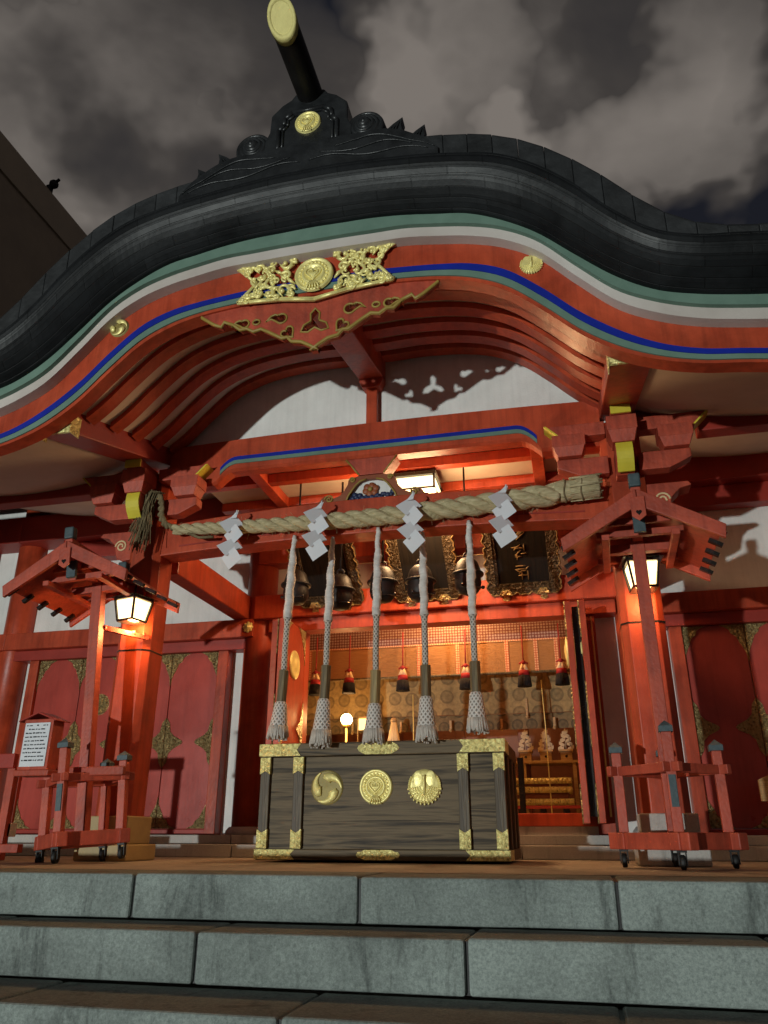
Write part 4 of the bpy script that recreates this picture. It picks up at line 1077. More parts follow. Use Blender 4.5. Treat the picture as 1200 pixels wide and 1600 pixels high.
# ------------------------------------------------------------------ bells
bell0 = None
bl = [(-2.205, 'black crop bell farthest left, behind the leftmost bell rope', 2.11), (-1.815, 'black crop bell in front of the left dark plaque', 2.04), (-1.45, 'black crop bell between the left and central plaques', 2.08),
      (-1.135, 'black crop bell in front of the central dark plaque', 2.07), (-.745, 'black crop bell in front of white wall between central and right plaques', 2.10)]
for i, (x, lb, z) in enumerate(bl):
    if bell0 is None:
        b = thing('shrine_bell', lb, 'bell', (x, 6.0, z), group='black bells above the offering box', world=False)
        mb = MB(); mb.lathe([(.02, .145), (.055, .138), (.085, .105), (.098, .06), (.108, .03), (.110, .012), (.104, -.02), (.108, -.06), (.100, -.11), (.075, -.145), (.04, -.158), (.001, -.16)][::-1], (0, 0, 0), 28); mb.build('body', M['iron'], b)
        mb = MB(); mb.lathe([(.110, -.004), (.128, .0), (.130, .010), (.126, .018), (.110, .022)], (0, 0, 0), 28); mb.build('flange', M['iron'], b)
        mb = MB(); mb.tube([(.028 * cos(t), 0, .165 + .028 * sin(t)) for t in np.linspace(0, 2 * pi, 18)], .008, 8, caps=False); mb.build('hanging_ring', M['iron'], b)
        mb = MB(); mb.tube([(0, 0, .18), (0, 0, 1.0)], .009, 6); mb.build('hanging_cord', M['iron'], b)
        mb = MB(); mb.box(-.09, .09, -.112, -.095, -.125, -.117); mb.ball((-.09, -.08, -.11), .016, 8); mb.ball((.09, -.08, -.11), .016, 8); mb.build('mouth_slit', M['black'], b)
        bell0 = b
    else: dup(bell0, (x, 6.0, z), (0, 0, radians(i * 9)), lb)

# ------------------------------------------------------------------ plaques
def plaque(loc, lb, tilt, w, h, strokes):
    p = thing('framed_plaque', lb, 'plaque', (loc[0], loc[1], loc[2] - .02), (radians(tilt), 0, 0), 'carved plaques above the doorway', world=False)
    mb = MB(); mb.box(-w / 2 + .05, w / 2 - .05, -.02, .01, .05, h - .05); mb.build('board', M['plaque'], p)
    rr = random.Random(int(w * 100 + loc[0] * 10)); lo_ = []
    corners = [(-w / 2, 0), (w / 2, 0), (w / 2, h), (-w / 2, h)]
    for q in range(4):
        (ax, az), (bx, bz) = corners[q], corners[(q + 1) % 4]; n_e = 60; nx, nz = (bz - az), -(bx - ax); L_ = sqrt(nx * nx + nz * nz); nx /= L_; nz /= L_
        waves = round(L_ / .115)
        for i in range(n_e):
            t = i / n_e; o_ = .026 * abs(sin(pi * waves * t)) ** .6 + .006 * sin(pi * waves * 3 * t) + rr.uniform(-.002, .002)
            lo_.append((ax + (bx - ax) * t + nx * o_, az + (bz - az) * t + nz * o_))
    hole = [(-w / 2 + .056, .06), (w / 2 - .056, .06), (w / 2 - .056, h - .06), (-w / 2 + .056, h - .06)]
    fr_ = filled('carved_frame', [lo_, hole], -.045, .0, M['carved'], p)
    for q, (i0, i1) in enumerate(((0, 60), (60, 120), (120, 180), (180, 240))):
        mb = MB(); mb.tube([(x_ * .985, -.047, (z_ - h / 2) * .99 + h / 2) for x_, z_ in lo_[i0:i1]], .006, 6); mb.build('gilt_bead', M['faintgold'], fr_)
    mb = MB()
    for (x0, x1, z0, z1) in ((-w / 2 + .055, -w / 2 + .085, .06, h - .06), (w / 2 - .085, w / 2 - .055, .06, h - .06), (-w / 2 + .086, w / 2 - .086, .06, .085), (-w / 2 + .086, w / 2 - .086, h - .085, h - .06)):
        mb.box(x0, x1, -.034, -.015, z0, z1)
    mb.build('inner_frame', M['carved'], p, bevel=.004)
    if strokes:
        rr = random.Random(8)
        for ch in range(4):
            mb = MB()
            zc = h - .17 - ch * (h - .26) / 3.6
            for k in range(9):
                a = rr.choice((0, 0, pi / 2, pi / 2, .7, -.7)); L = rr.uniform(.02, .055); cx, cz = rr.uniform(-.045, .045), zc + rr.uniform(-.05, .05)
                mb.tube([(cx - L * cos(a), -.024, cz - L * sin(a)), (cx, -.028, cz + .004), (cx + L * cos(a), -.024, cz + L * sin(a))], [.004, .007, .003], 5)
            mb.build('raised_character', M['faintgold'], p)
    for x in (-w * .27, w * .27):
        mb = MB(); mb.prism([(x - .035, -.05), (x, .02), (x + .035, -.05), (x, -.075)], -.07, -.02); mb.prism([(x - .06, -.01), (x + .06, -.01), (x + .03, .035), (x - .03, .035)], -.078, -.045)
        mb.build('foot_cleat', M['golddim'], p)
    return p
plaque((-2.17, 6.93, 2.25), 'dark framed plaque hanging above the left end of the doorway', 44, .60, .92, False)
plaque((-1.235, 6.93, 2.245), 'dark framed plaque with gilt carved frame over the middle of the doorway', 44, .58, .92, False)
plaque((-.345, 6.93, 2.245), 'dark framed plaque with faint gold characters, over the doorway right end', 40, .62, .92, True)

# ------------------------------------------------------------------ lantern stands
def lantern_stand(loc, rot, lb):
    t = thing('lantern_stand', lb, 'lantern stand', loc, rot, 'red roofed lantern stands on castors', world=False)
    b = lambda mb, n, m, bv=.004, par=None: mb.build(n, M[m], par or t, bevel=bv)
    mb = MB(); mb.box(-.0375, .0375, -.0375, .0375, .10, 1.93); b(mb, 'main_post', 'redw')
    d = .27; C = [(-d, 0), (0, -d), (d, 0), (0, d)]
    mb = MB()
    for i in range(4):
        a, c = Vector((*C[i], .135)), Vector((*C[(i + 1) % 4], .135)); u = (c - a).normalized()
        mb.beam(a - u * (.09 if i % 2 == 0 else .045), c + u * (.09 if i % 2 == 0 else .045), .07, .085)
    mb.box(-d, d, -.035, .035, .095, .172) ; b(mb, 'base_frame', 'redw', .006)
    for (x, y) in C:
        hh = .60 if (x or y > 0) else .68
        mb = MB(); 
        if y == -d: mb.box(x - .026, x + .026, y - .026, y + .026, .178, hh)
        else: mb.box(x - .026, x + .026, y - .026, y + .026, .178, hh)
        po = b(mb, 'short_post', 'redw')
        mb = MB(); e = .036; mb.add([(x - e, y - e, hh), (x + e, y - e, hh), (x + e, y + e, hh), (x - e, y + e, hh), (x - e, y - e, hh + .03), (x + e, y - e, hh + .03), (x + e, y + e, hh + .03), (x - e, y + e, hh + .03), (x, y, hh + .062)],
                                    [(3, 2, 1, 0), (0, 1, 5, 4), (1, 2, 6, 5), (2, 3, 7, 6), (3, 0, 4, 7), (4, 5, 8), (5, 6, 8), (6, 7, 8), (7, 4, 8)]); mb.build('post_cap', M['cap'], po)
        if y == -d:
            mb = MB(); mb.box(-.018, .018, y - .033, y - .0265, .30, .46); mb.build('name_plate', M['cap'], po)
        mb = MB(); r = .036; cx, cy = x * 1.05, y * 1.05
        mb.lathe([(r * .8, -.014), (r, -.010), (r, .010), (r * .8, .014)], (cx, cy, r), 18, 'X'); w_ = b(mb, 'castor', 'rubber', 0)
        mb = MB(); mb.box(cx - .022, cx - .016, cy - .014, cy + .014, r * .6, .092); mb.box(cx + .016, cx + .022, cy - .014, cy + .014, r * .6, .092); mb.box(cx - .024, cx + .024, cy - .02, cy + .02, .082, .094); mb.build('castor_fork', M['iron'], w_)
    mb = MB()
    for i in range(4):
        a, c = Vector((*C[i], .50)), Vector((*C[(i + 1) % 4], .50)); u = (c - a).normalized(); mb.beam(a - u * .07, c + u * .07, .034, .05)
    b(mb, 'rail', 'redw')
    # head: cross beams, braces
    mb = MB(); mb.box(-.20, .20, -.03, .03, 1.80, 1.855); b(mb, 'cross_beam', 'redw')
    mb = MB(); mb.box(-.03, .03, -.36, .34, 1.862, 1.915); lb_ = b(mb, 'cross_beam', 'redw')
    mb = MB(); mb.box(-.034, .034, -.385, -.355, 1.80, 1.92); mb.build('beam_cap', M['cap'], lb_, bevel=.004)
    mb = MB()
    mb.box(-.22, -.175, -.36, .30, 1.775, 1.81); b(mb, 'purlin', 'redw')
    mb = MB(); mb.box(.175, .22, -.36, .30, 1.775, 1.81); b(mb, 'purlin', 'redw')
    for y_ in (-.27, .22):
        mb = MB(); mb.box(-.25, .25, y_ - .02, y_ + .02, 1.812, 1.852); b(mb, 'cross_beam', 'redw')
    mb = MB(); mb.box(-.19, .19, -.30, -.272, 1.885, 1.925); b(mb, 'cross_beam', 'redw')
    # roof planes
    rz, ez, ex = 2.03, 1.775, .435; y0, y1 = -.46, .40
    for s in (-1, 1):
        mb = MB(); mb.prism([(0, rz), (s * ex, ez), (s * ex, ez - .018), (0, rz - .022)], y0 + .03, y1 - .03); rp = b(mb, 'roof_plane', 'redw', .003)
        for k in range(5):
            mb = MB(); y = y0 + .07 + k * (y1 - y0 - .14) / 4; mb.beam((s * (ex - .05), y, ez - .018 + .05 * .586 - .014), (s * (ex + .022), y, ez - .018 - .022 * .586 - .014), .028, .024, up=(0, 0, 1))
            mb.build('rafter_end', M['black'], rp)
        for (ya, nm) in ((y0, 'bargeboard'), (y1 - .03, 'bargeboard')):
            mb = MB(); mb.prism([(s * .0015, rz + .012), (s * (ex + .02), ez - .002), (s * (ex + .008), ez - .082), (s * .0015, rz - .095)], ya, ya + .029); b(mb, nm, 'redw')
    mb = MB(); mb.prism([(-.04, 1.985), (.04, 1.985), (.04, 1.865), (0, 1.835), (-.04, 1.865)], y0 - .014, y0 - .001); pd = b(mb, 'pendant', 'redw', .003)
    filled('heart_mark', [heart(0, 1.885, .018, 0)], y0 - .018, y0 - .0145, M['black'], pd)
    mb = MB(); mb.box(-.028, .028, y0 + .02, y1 - .02, rz + .002, rz + .032); b(mb, 'ridge_cap', 'redw')
    for y in (y0 + .04, y1 - .06):
        mb = MB(); mb.box(-.034, .034, y - .03, y + .03, rz + .034, rz + .12); b(mb, 'ridge_end', 'cap', .01)
    return t
def lantern(loc, rot, lb):
    t = thing('lantern', lb, 'lantern', loc, rot, 'lit lanterns under the stand roofs', world=False)
    def taper(z0, z1, w0, w1):
        return [(-w0, -w0, z0), (w0, -w0, z0), (w0, w0, z0), (-w0, w0, z0), (-w1, -w1, z1), (w1, -w1, z1), (w1, w1, z1), (-w1, w1, z1)]
    F = [(0, 1, 5, 4), (1, 2, 6, 5), (2, 3, 7, 6), (3, 0, 4, 7)]
    mb = MB(); mb.add(taper(.014, .168, .072, .096), F); mb.build('paper_pane', M['lamp'], t)
    mb = MB(); w0, w1 = .079, .106
    for (a, b_) in zip(taper(0, .18, w0, w1)[:4], taper(0, .18, w0, w1)[4:]): mb.beam(a, b_, .014, .014, up=(1, 0, 0))
    for (z, w) in ((.0, w0), (.18, w1)):
        q = [(-w, -w, z), (w, -w, z), (w, w, z), (-w, w, z)]
        for i in range(4): mb.beam(q[i], q[(i + 1) % 4], .014, .018)
    mb.box(-.07, .07, -.07, .07, -.008, .006)
    mb.build('frame', M['black'], t)
    mb = MB(); mb.add(taper(.19, .25, .14, .02), F + [(3, 2, 1, 0), (4, 5, 6, 7)]); mb.build('cover', M['black'], t)
    mb = MB(); mb.tube([(0, 0, .24), (0, 0, .31)], .008, 6); mb.build('hook', M['black'], t)
    return t
lantern_stand((.476, 4.86, 0), (0, 0, radians(-2)), 'red roofed lantern stand before the right porch pillar')
lantern_stand((-3.16, 4.86, 0), (0, radians(-4.6), radians(3)), 'red roofed lantern stand with the notice on it, before the left porch pillar')
lantern((.495, 5.04, 1.615), (0, 0, radians(6)), 'lit lantern behind the post of the right lantern stand').scale = (.9, .9, .95)
lantern((-3.13, 5.05, 1.62), (0, 0, radians(-14)), 'bright lit lantern beside the left porch pillar').scale = (.9, .9, .9)
# bracket strap that ties the left stand to the pillar
sb = MB(); sb.beam((-3.26, 4.90, 1.545), (-3.07, 5.205, 1.53), .03, .035); sb.ball((-3.25, 4.90, 1.545), .02, 8); sb.ball((-3.13, 5.10, 1.548), .02, 8); sb.ball((-3.09, 5.17, 1.545), .02, 8)
tag(sb.build('tie_strap', M['redw']), 'short red strap tying the left lantern stand to its pillar', 'strap')
# notice board on the left stand
NB = thing('notice_board', 'small white notice of printed text in a red roofed frame', 'notice board', (-3.45, 4.62, .50), (0, 0, radians(-4)), world=False)
mb = MB(); mb.box(-.115, .115, 0, .11, .05, .37); mb.build('backing_box', M['redw'], NB, bevel=.004)
mb = MB(); mb.box(-.13, .14, -.012, .13, .012, .05); mb.box(.09, .62, .10, .135, .015, .07); mb.build('shelf', M['redw'], NB, bevel=.006)
mb = MB(); mb.box(-.098, .098, -.006, -.001, .07, .345); pp = mb.build('paper', M['paper'], NB)
mb = MB(); rr = random.Random(21); z = .325
while z > .085:
    x = -.085
    while x < .08:
        L = rr.uniform(.008, .03); 
        if x + L < .088 and rr.random() > .08: mb.add([(x, -.0078, z), (x + L, -.0078, z + rr.uniform(-.001, .001)), (x + L, -.0078, z + rr.uniform(.006, .009)), (x, -.0078, z + rr.uniform(.005, .009))], [(0, 1, 2, 3)])
        x += L + rr.uniform(.004, .009)
    z -= .0245
mb.build('printed_text', M['ink'], pp)
mb = MB()
for s in (-1, 1): mb.prism([(0, .405), (s * .145, .352), (s * .145, .362), (0, .416)], -.022, .13)
mb.build('roof', M['reddark'], NB, bevel=.003)

# ------------------------------------------------------------------ ceiling lantern
CL = thing('ceiling_lantern', 'lit box lantern hanging from the porch ceiling', 'lantern', (-1.13, 6.2, 3.05))
mb = MB(); x, y, z0, z1, w = -1.16, 6.1, 2.89, 2.99, .17
mb.box(x - w, x + w, y - w, y + w, z0, z1); mb.build('paper_pane', M['lampc'], CL)
mb = MB()
for sx in (-1, 1):
    for sy in (-1, 1): mb.box(x + sx * w - .008, x + sx * w + .008, y + sy * w - .008, y + sy * w + .008, z0 - .02, z1 + .05)
    mb.box(x + sx * w - .009, x + sx * w + .009, y - w, y + w, z0 - .018, z0 - .001); mb.box(x - w, x + w, y + sx * w - .009, y + sx * w + .009, z0 - .018, z0 - .001)
mb.box(x - w - .02, x + w + .02, y - w - .02, y + w + .02, z1 + .01, z1 + .045); mb.box(x - .012, x + .012, y - .012, y + .012, z1 + .04, 3.14)
mb.build('frame', M['black'], CL)

# ------------------------------------------------------------------ inside the hall
def uvq(mb, x0, x1, z0, z1, y, wav=0., n=2):
    P = [[(x0 + (x1 - x0) * i / (n - 1), y + wav * sin(i * .9) + wav * .5 * sin(i * 2.1), z) for z in (z1, z0)] for i in range(n)]
    mb.grid(P, True, lambda p: (p[0], p[2]))
BLD = thing('bamboo_blind', 'long bamboo blind with patterned silk border across the hall', 'blind', (-1.2, 8.05, 2.25))
mb = MB(); mb.box(-3.6, 1.2, 8.04, 8.056, 1.705, 2.05); mb.build('slats', M['blind'], BLD)
mb = MB(); uvq(mb, -3.6, 1.2, 2.035, 2.32, 8.032); mb.build('top_border', M['band'], BLD)
mb = MB()
for x in (-2.75, -2.02, -1.55, -1.14, -.63, -.335, -.13): uvq(mb, x - .02, x + .02, 1.705, 2.036, 8.034)
uvq(mb, -3.6, 1.2, 2.02, 2.05, 8.0325)
mb.build('braid_strips', M['braid'], BLD)
mb = MB(); mb.tube([(-3.6, 8.045, 1.70), (1.2, 8.045, 1.70)], .014, 8); mb.build('bottom_rod', M['handle'], BLD)
tx = [(-2.66, 'left tassel of the blind, just inside the open red door leaf'), (-2.29, 'red and black blind tassel between the first two bell ropes'), (-1.71, 'red and black blind tassel left of the fourth bell rope'), (-1.05, 'red and black blind tassel just left of the rightmost bell rope'),
      (-.465, 'red and black blind tassel hanging clear between the ropes and the door'), (-.095, 'red and black blind tassel beside the right door leaf')]
t0 = None
for i, (x, lb) in enumerate(tx):
    if t0 is None:
        t0 = thing('blind_tassel', lb, 'tassel', (x, 7.97, 1.54), group='red and black tassels hanging along the blind', world=False)
        mb = MB(); mb.tube([(0, 0, .22), (0, .02, .62)], .0065, 6); mb.ball((0, 0, .235), .026, 8); mb.tube([(-.045, 0, .225), (-.02, 0, .24), (.02, 0, .24), (.045, 0, .225)], .008, 6); mb.build('red_cord', M['silkred'], t0)
        for s in (-1, 1):
            mb = MB(); mb.tube([(s * .006, 0, .235), (s * .024, 0, .15)], [.012, .027], 10); mb.build('cream_hood', M['silkcream'], t0)
        mb = MB(); mb.tube([(0, 0, .155), (0, 0, .105)], [.052, .055], 14); mb.build('red_band', M['silkred'], t0)
        mb = MB(); mb.tube([(0, 0, .106), (0, 0, .05), (0, 0, 0)], [.054, .06, .066], 14)
        for k in range(26): mb.tube([(.055 * cos(k * .2417), .055 * sin(k * .2417), .1), (.067 * cos(k * .2417), .067 * sin(k * .2417), -.004)], .006, 4)
        mb.build('black_skirt', M['silkblk'], t0)
    else: dup(t0, (x, 7.97, 1.54 + .004 * (i % 3)), None, lb)
CU = thing('brocade_curtain', 'tan brocade curtain with round motifs hanging below the blind', 'curtain', (-1.2, 8.5, 2.2))
mb = MB(); uvq(mb, -4.2, 2.0, 1.36, 2.2, 8.5, .02, 90); mb.build('cloth', M['curtain'], CU)
mb = MB(); uvq(mb, -4.2, 2.0, 1.20, 1.358, 8.53, .02, 90); mb.build('hem', M['curtain2'], CU)
mb = MB(); rr = random.Random(6)
for i in range(22):
    x = -4.0 + i * .27; z = 1.42 if i % 2 else 1.30
    mb = MB(); mb.box(x - .011, x + .011, 8.455, 8.465, z - .10, z + .08 * (i % 2)); mb.ball((x, 8.46, z - .105), .018, 6)
    mb.build('ribbon', M['paleWood'], CU)
# lamp
IL = thing('globe_lamp', 'glowing round lamp on a stand inside the hall, behind the ropes', 'lamp', (-2.36, 8.15, .3))
mb = MB(); mb.ball((-2.36, 8.15, 1.30), .062, 16); mb.build('globe', M['globe'], IL)
mb = MB(); mb.tube([(-2.36, 8.15, .3), (-2.36, 8.15, 1.23)], .012, 8); mb.lathe([(.10, .3), (.10, .32), (.02, .35)], (-2.36, 8.15, 0), 16); mb.lathe([(.03, 1.225), (.05, 1.25)], (-2.36, 8.15, 0), 14); mb.build('stem', M['goldflat'], IL)
PS = thing('paper_screen', 'small pale paper screen glowing beside the globe lamp', 'screen', (-2.18, 8.42, .95))
mb = MB(); mb.box(-2.30, -2.06, 8.40, 8.41, 1.22, 1.34); mb.build('paper', M['lampdim'], PS)
mb = MB(); mb.box(-2.31, -2.295, 8.39, 8.42, .3, 1.36); mb.box(-2.065, -2.05, 8.39, 8.42, .3, 1.36); mb.box(-2.31, -2.05, 8.39, 8.42, 1.341, 1.36); mb.build('frame', M['paleWood'], PS)
HS = thing('paper_wand', 'pale paper wand on a stand behind the middle bell rope', 'paper wand', (-1.86, 8.2, .3))
mb = MB(); rr = random.Random(9)
for k in range(30):
    a = 2 * pi * k / 30; mb.tube([(-1.86 + .02 * cos(a), 8.2 + .02 * sin(a), 1.26), (-1.86 + .075 * cos(a), 8.2 + .075 * sin(a), 1.0 + rr.uniform(-.02, .02))], .008, 5)
mb.build('paper_strips', M['silkcream'], HS)
mb = MB(); mb.tube([(-1.86, 8.2, .3), (-1.86, 8.2, 1.30)], .012, 8); mb.ball((-1.86, 8.2, 1.28), .035, 10); mb.build('wand_stick', M['paleWood'], HS)
# altar: gold tiers, table with three offering trays, black rail
AT = thing('gilt_altar', 'tiered altar of carved gilt shelves on dark feet', 'altar', (-.42, 9.1, .3))
for (z, w) in ((.71, .30), (.62, .30), (.50, .31)):
    mb = MB(); mb.box(-.40 - w, -.40 + w, 8.95, 9.35, z - .03, z + .03); rr = random.Random(int(z * 100))
    for k in range(14): mb.ball((-.40 - w + (k + .5) * w / 7, 8.945, z), .030, 8, (1, .5, .9))
    mb.build('carved_tier', M['gold'], AT)
mb = MB()
for z in (.665, .56): mb.box(-.66, -.14, 8.98, 9.33, z - .028, z + .028)
mb.build('tier_body', M['innerwall'], AT)
mb = MB()
for x in (-.64, -.42, -.18): mb.prism([(x - .05, .30), (x - .03, .44), (x + .03, .44), (x + .06, .30)], 8.98, 9.06)
mb.build('foot', M['black'], AT, bevel=.006)
AB = thing('offering_table', 'plain wooden table behind the gilt altar', 'table', (-.36, 9.6, .3))
mb = MB(); mb.box(-.80, .20, 9.45, 9.85, .93, .96); mb.build('table_top', M['paleWood'], AB, bevel=.004)
for (x, y) in ((-.62, 9.48), (-.06, 9.48), (-.62, 9.80), (-.06, 9.80)):
    mb = MB(); mb.box(x - .02, x + .02, y - .02, y + .02, .3, .929); mb.build('leg', M['paleWood'], AB)
tr0 = None
for x, lb in ((-.60, 'offering tray with paper folds, leftmost of three on the altar table'), (-.37, 'offering tray with paper folds, middle one on the altar table'), (-.14, 'offering tray with paper folds, rightmost of three on the altar table')):
    if tr0 is None:
        tr0 = thing('offering_tray', lb, 'offering tray', (x, 9.6, .96), group='offering trays with paper folds', world=False)
        mb = MB(); mb.box(-.065, .065, -.065, .065, 0, .10); mb.box(-.08, .08, -.08, .08, .101, .125); mb.build('stand', M['paleWood'], tr0, bevel=.003)
        mb = MB(); mb.ball((0, -.066, .05), .016, 8, (1, .2, 1)); mb.build('round_opening', M['black'], tr0)
        mb = MB(); mb.tube([(0, 0, .125), (0, 0, .36)], .005, 5)
        for sx in (-1, 1):
            for k in range(5):
                z = .34 - k * .044; x = sx * (.012 + .014 * k); q_ = .024 * (1 if k % 2 else -1)
                mb.quad((x - .02, -.01, z + q_ * .5), (x + .024, -.014, z - q_ * .5 + .004), (x + .024, -.014, z - q_ * .5 - .036), (x - .02, -.01, z + q_ * .5 - .036))
                mb.quad((x * .6 - .02, -.03, z - .01 + q_ * .4), (x * .6 + .02, -.034, z - .012 - q_ * .4), (x * .6 + .02, -.034, z - .04 - q_ * .4), (x * .6 - .02, -.03, z - .04 + q_ * .4))
        mb.build('paper_folds', M['dimpaper'], tr0)
    else: dup(tr0, (x, 9.6, .96), None, lb)
RL = thing('black_rail', 'low black lacquered rail standing before the gilt altar', 'rail', (-.4, 8.6, .3))
for x in (-1.7, -.60, .35):
    mb = MB(); mb.box(x - .03, x + .03, 8.57, 8.63, .3, .92); mb.build('post', M['black'], RL, bevel=.004)
mb = MB(); mb.box(-1.7, .35, 8.58, 8.62, .42, .45); mb.build('cross_rail', M['reddark'], RL)
GR = MB(); GR.tube([(-.305, 8.3, .31), (-.305, 8.3, 1.2), (-.315, 8.3, 1.66)], .0055, 6)
tag(GR.build('gilt_rod', M['goldflat']), 'thin upright gilt rod before the offering table', 'rod')
GR2 = MB(); GR2.tube([(-1.66, 8.25, .31), (-1.66, 8.25, 1.55)], .006, 6)
tag(GR2.build('gilt_rod', M['goldflat']), 'thin upright gilt rod under the third blind tassel', 'rod')
# unseen ceiling lamp added to light the hall
HL = thing('added_hall_lamp', 'unseen round lamp added under the hall ceiling behind the blind', 'lamp', (-1.2, 9.2, 2.7))
mb = MB(); mb.ball((-1.2, 9.2, 2.72), .12, 16); mb.build('globe', M['lampc'], HL)
mb = MB(); mb.tube([(-1.2, 9.2, 2.8), (-1.2, 9.2, 3.3)], .01, 6); mb.build('stem', M['black'], HL)

# bits at the edges
WS = thing('wooden_sign', 'small plain wooden board on a post by the right doors', 'sign', (1.36, 6.6, 0))
mb = MB(); mb.prism([(1.275, .40), (1.275, .55), (1.40, .60), (1.52, .55), (1.52, .40)], 6.58, 6.61); mb.build('board', M['paleWood'], WS, bevel=.003)
mb = MB(); mb.box(1.38, 1.42, 6.612, 6.65, .097, .5); mb.build('post', M['reddark'], WS)
LBR = thing('low_barrier', 'low red barrier with white foot at the left edge', 'barrier', (-4.1, 5.1, 0))
mb = MB(); mb.box(-4.6, -3.74, 5.0, 5.06, .05, .105); mb.build('lower_rail', M['redw'], LBR, bevel=.005)
mb = MB(); mb.box(-4.5, -3.92, 5.1, 5.2, .15, .24); mb.build('white_board', M['white'], LBR, bevel=.004)
for x in (-4.4, -3.95):
    mb = MB(); mb.box(x - .03, x + .03, 5.07, 5.13, 0, .70); mb.build('post', M['redw'], LBR, bevel=.005)
mb = MB(); mb.box(-4.6, -3.95 + .04, 5.03, 5.068, .60, .70); mb.build('upper_rail', M['reddark'], LBR, bevel=.005)

# neighbouring building
NBD = thing('neighbouring_building', 'tall plain brown building rising beyond the left side of the roof', 'building', (-17, 20, -1.12))
mb = MB(); mb.box(-24, -13, 4, 44, -1.12, 15.75); mb.build('wall', M['concrete2'], NBD)
mb = MB(); mb.box(-24.2, -12.94, 3.9, 44.1, 15.76, 16.75); mb.build('parapet', M['concrete'], NBD)
mb = MB(); mb.box(-13.1, -12.95, 14.0, 14.12, 16.75, 17.0); mb.ball((-12.9, 14.05, 17.02), .13, 10); mb.beam((-13, 14.06, 17.0), (-12.7, 14.0, 17.1), .06, .06); mb.build('roof_lamp', M['iron'], NBD)

# ------------------------------------------------------------------ lights
def lamp(name, kind, loc, e, col, size=.1):
    l = bpy.data.lights.new(name, kind); l.energy = e; l.color = col
    if kind == 'POINT': l.shadow_soft_size = size
    o = bpy.data.objects.new(name, l); COL.objects.link(o); o.location = loc; return o
FL = Vector((-6.03, -10.2, -.4))
fl_ = lamp('floodlight', 'SPOT', FL, 5600, (.93, 1.0, .96))
fl_.data.spot_size = radians(62); fl_.data.spot_blend = .7; fl_.data.shadow_soft_size = .12
fl_.rotation_euler = (Vector((-2.6, 4.0, 1.6)) - FL).to_track_quat('-Z', 'Y').to_euler()
WARM = (1., .50, .17)
lamp('lantern_light', 'POINT', (-3.11, 5.05, 1.575), 20, WARM, .05)
lamp('lantern_light', 'POINT', (.495, 5.04, 1.59), 9, WARM, .05)
lamp('porch_lantern_light', 'POINT', (-1.16, 6.1, 2.78), 128, (1., .60, .29), .25)
lamp('globe_light', 'POINT', (-2.36, 8.05, 1.32), 14, WARM, .06)
lamp('hall_fill_light', 'POINT', (-1.2, 7.72, 2.45), 62, (1., .54, .21), .15)  # fill added behind the lintel, no lamp modelled around it
lamp('hall_fill_light', 'POINT', (-1.0, 9.0, 2.45), 45, WARM, .15)  # light for the added, unseen ceiling lamp

# ------------------------------------------------------------------ night sky
w = bpy.data.worlds.new('World'); SC.world = w; w.use_nodes = True; nt = w.node_tree
bg = nt.nodes['Background']
tc = N(nt, 'ShaderNodeTexCoord'); mp = N(nt, 'ShaderNodeMapping')
mp.inputs['Location'].default_value = (.35, .2, .1); mp.inputs['Scale'].default_value = (1., 1., 1.35)
nt.links.new(tc.outputs['Generated'], mp.inputs[0])
n1 = N(nt, 'ShaderNodeTexNoise', Scale=2.5, Detail=8., Roughness=.50, Distortion=.4)
nt.links.new(mp.outputs[0], n1.inputs['Vector'])
n0 = N(nt, 'ShaderNodeTexNoise', Scale=2.2, Detail=5., Roughness=.55)
nt.links.new(mp.outputs[0], n0.inputs['Vector'])
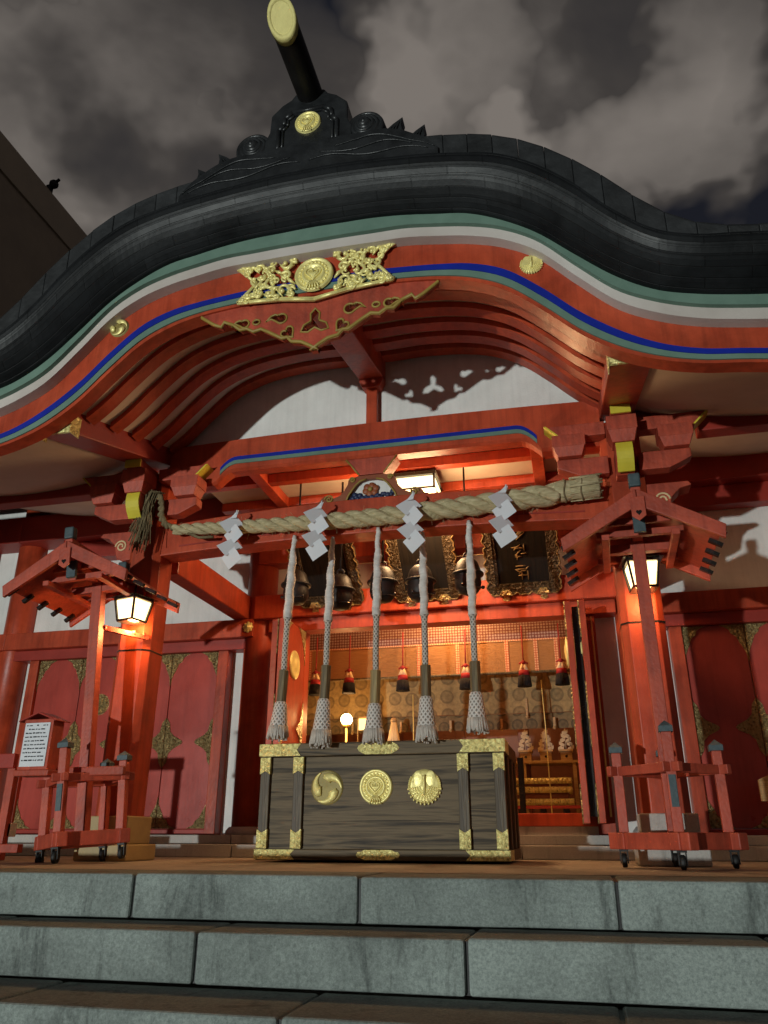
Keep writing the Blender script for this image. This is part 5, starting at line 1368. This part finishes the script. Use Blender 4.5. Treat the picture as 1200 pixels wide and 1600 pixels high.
# cloud banks and added glow: each a soft lobe around a direction of the sky, edges broken up by noise
wv = N(nt, 'ShaderNodeVectorMath', operation='MULTIPLY_ADD'); wv.inputs[1].default_value = (.30,) * 3; wv.inputs[2].default_value = (-.15,) * 3
nt.links.new(n0.outputs['Color'], wv.inputs[0])
dv = N(nt, 'ShaderNodeVectorMath', operation='ADD'); nt.links.new(tc.outputs['Generated'], dv.inputs[0]); nt.links.new(wv.outputs[0], dv.inputs[1])
total = None
for (d_, k_, a_) in (((.03, .63, .775), 48., .74), ((.12, .58, .80), 50., .34), ((-.05, .70, .71), 90., .16), ((-.42, .62, .66), 45., .36), ((-.52, .50, .70), 45., .40), ((-.26, .62, .74), 90., .22),
                     ((.75, -.6, .12), 3.0, .62), ((.3, -.8, .5), 5., .12), ((-.7, -.5, .5), 5., .12), ((-.15, .575, .80), 110., -.50), ((.23, .70, .67), 48., -.62), ((-.37, .50, .78), 140., -.30)):  # low wide lobe behind the camera: glow added to brighten the neighbouring wall
    L_ = Vector(d_).normalized()
    dt = N(nt, 'ShaderNodeVectorMath', operation='DOT_PRODUCT'); dt.inputs[1].default_value = L_
    nt.links.new(dv.outputs[0], dt.inputs[0])
    sb_ = N(nt, 'ShaderNodeMath', operation='MULTIPLY_ADD'); sb_.inputs[1].default_value = k_; sb_.inputs[2].default_value = -k_
    nt.links.new(dt.outputs['Value'], sb_.inputs[0])
    cl = N(nt, 'ShaderNodeMath', operation='MINIMUM'); cl.inputs[1].default_value = 0.; nt.links.new(sb_.outputs[0], cl.inputs[0])
    ex = N(nt, 'ShaderNodeMath', operation='EXPONENT'); nt.links.new(cl.outputs[0], ex.inputs[0])
    ml = N(nt, 'ShaderNodeMath', operation='MULTIPLY_ADD'); ml.inputs[1].default_value = a_; nt.links.new(ex.outputs[0], ml.inputs[0])
    if total is not None: nt.links.new(total, ml.inputs[2])
    else: ml.inputs[2].default_value = .0
    total = ml.outputs[0]
nz = N(nt, 'ShaderNodeMath', operation='MULTIPLY_ADD'); nz.inputs[1].default_value = 1.7; nz.inputs[2].default_value = -.78
nt.links.new(n1.outputs[0], nz.inputs[0])
sm_ = N(nt, 'ShaderNodeMath', operation='ADD'); nt.links.new(total, sm_.inputs[0]); nt.links.new(nz.outputs[0], sm_.inputs[1])
cr = N(nt, 'ShaderNodeValToRGB'); e = cr.color_ramp.elements
e[0].position = .02; e[0].color = (.0105, .0115, .0165, 1); e[1].position = 1.0; e[1].color = (.190, .168, .150, 1)
q = e.new(.42); q.color = (.050, .0445, .0415, 1)
nt.links.new(sm_.outputs[0], cr.inputs[0]); nt.links.new(cr.outputs[0], bg.inputs['Color'])
bg.inputs['Strength'].default_value = 1.0

SC.view_settings.view_transform = 'Standard'; SC.view_settings.look = 'None'; SC.view_settings.exposure = 0
SC.render.engine = 'CYCLES'
SC.cycles.max_bounces = 6; SC.cycles.use_denoising = True
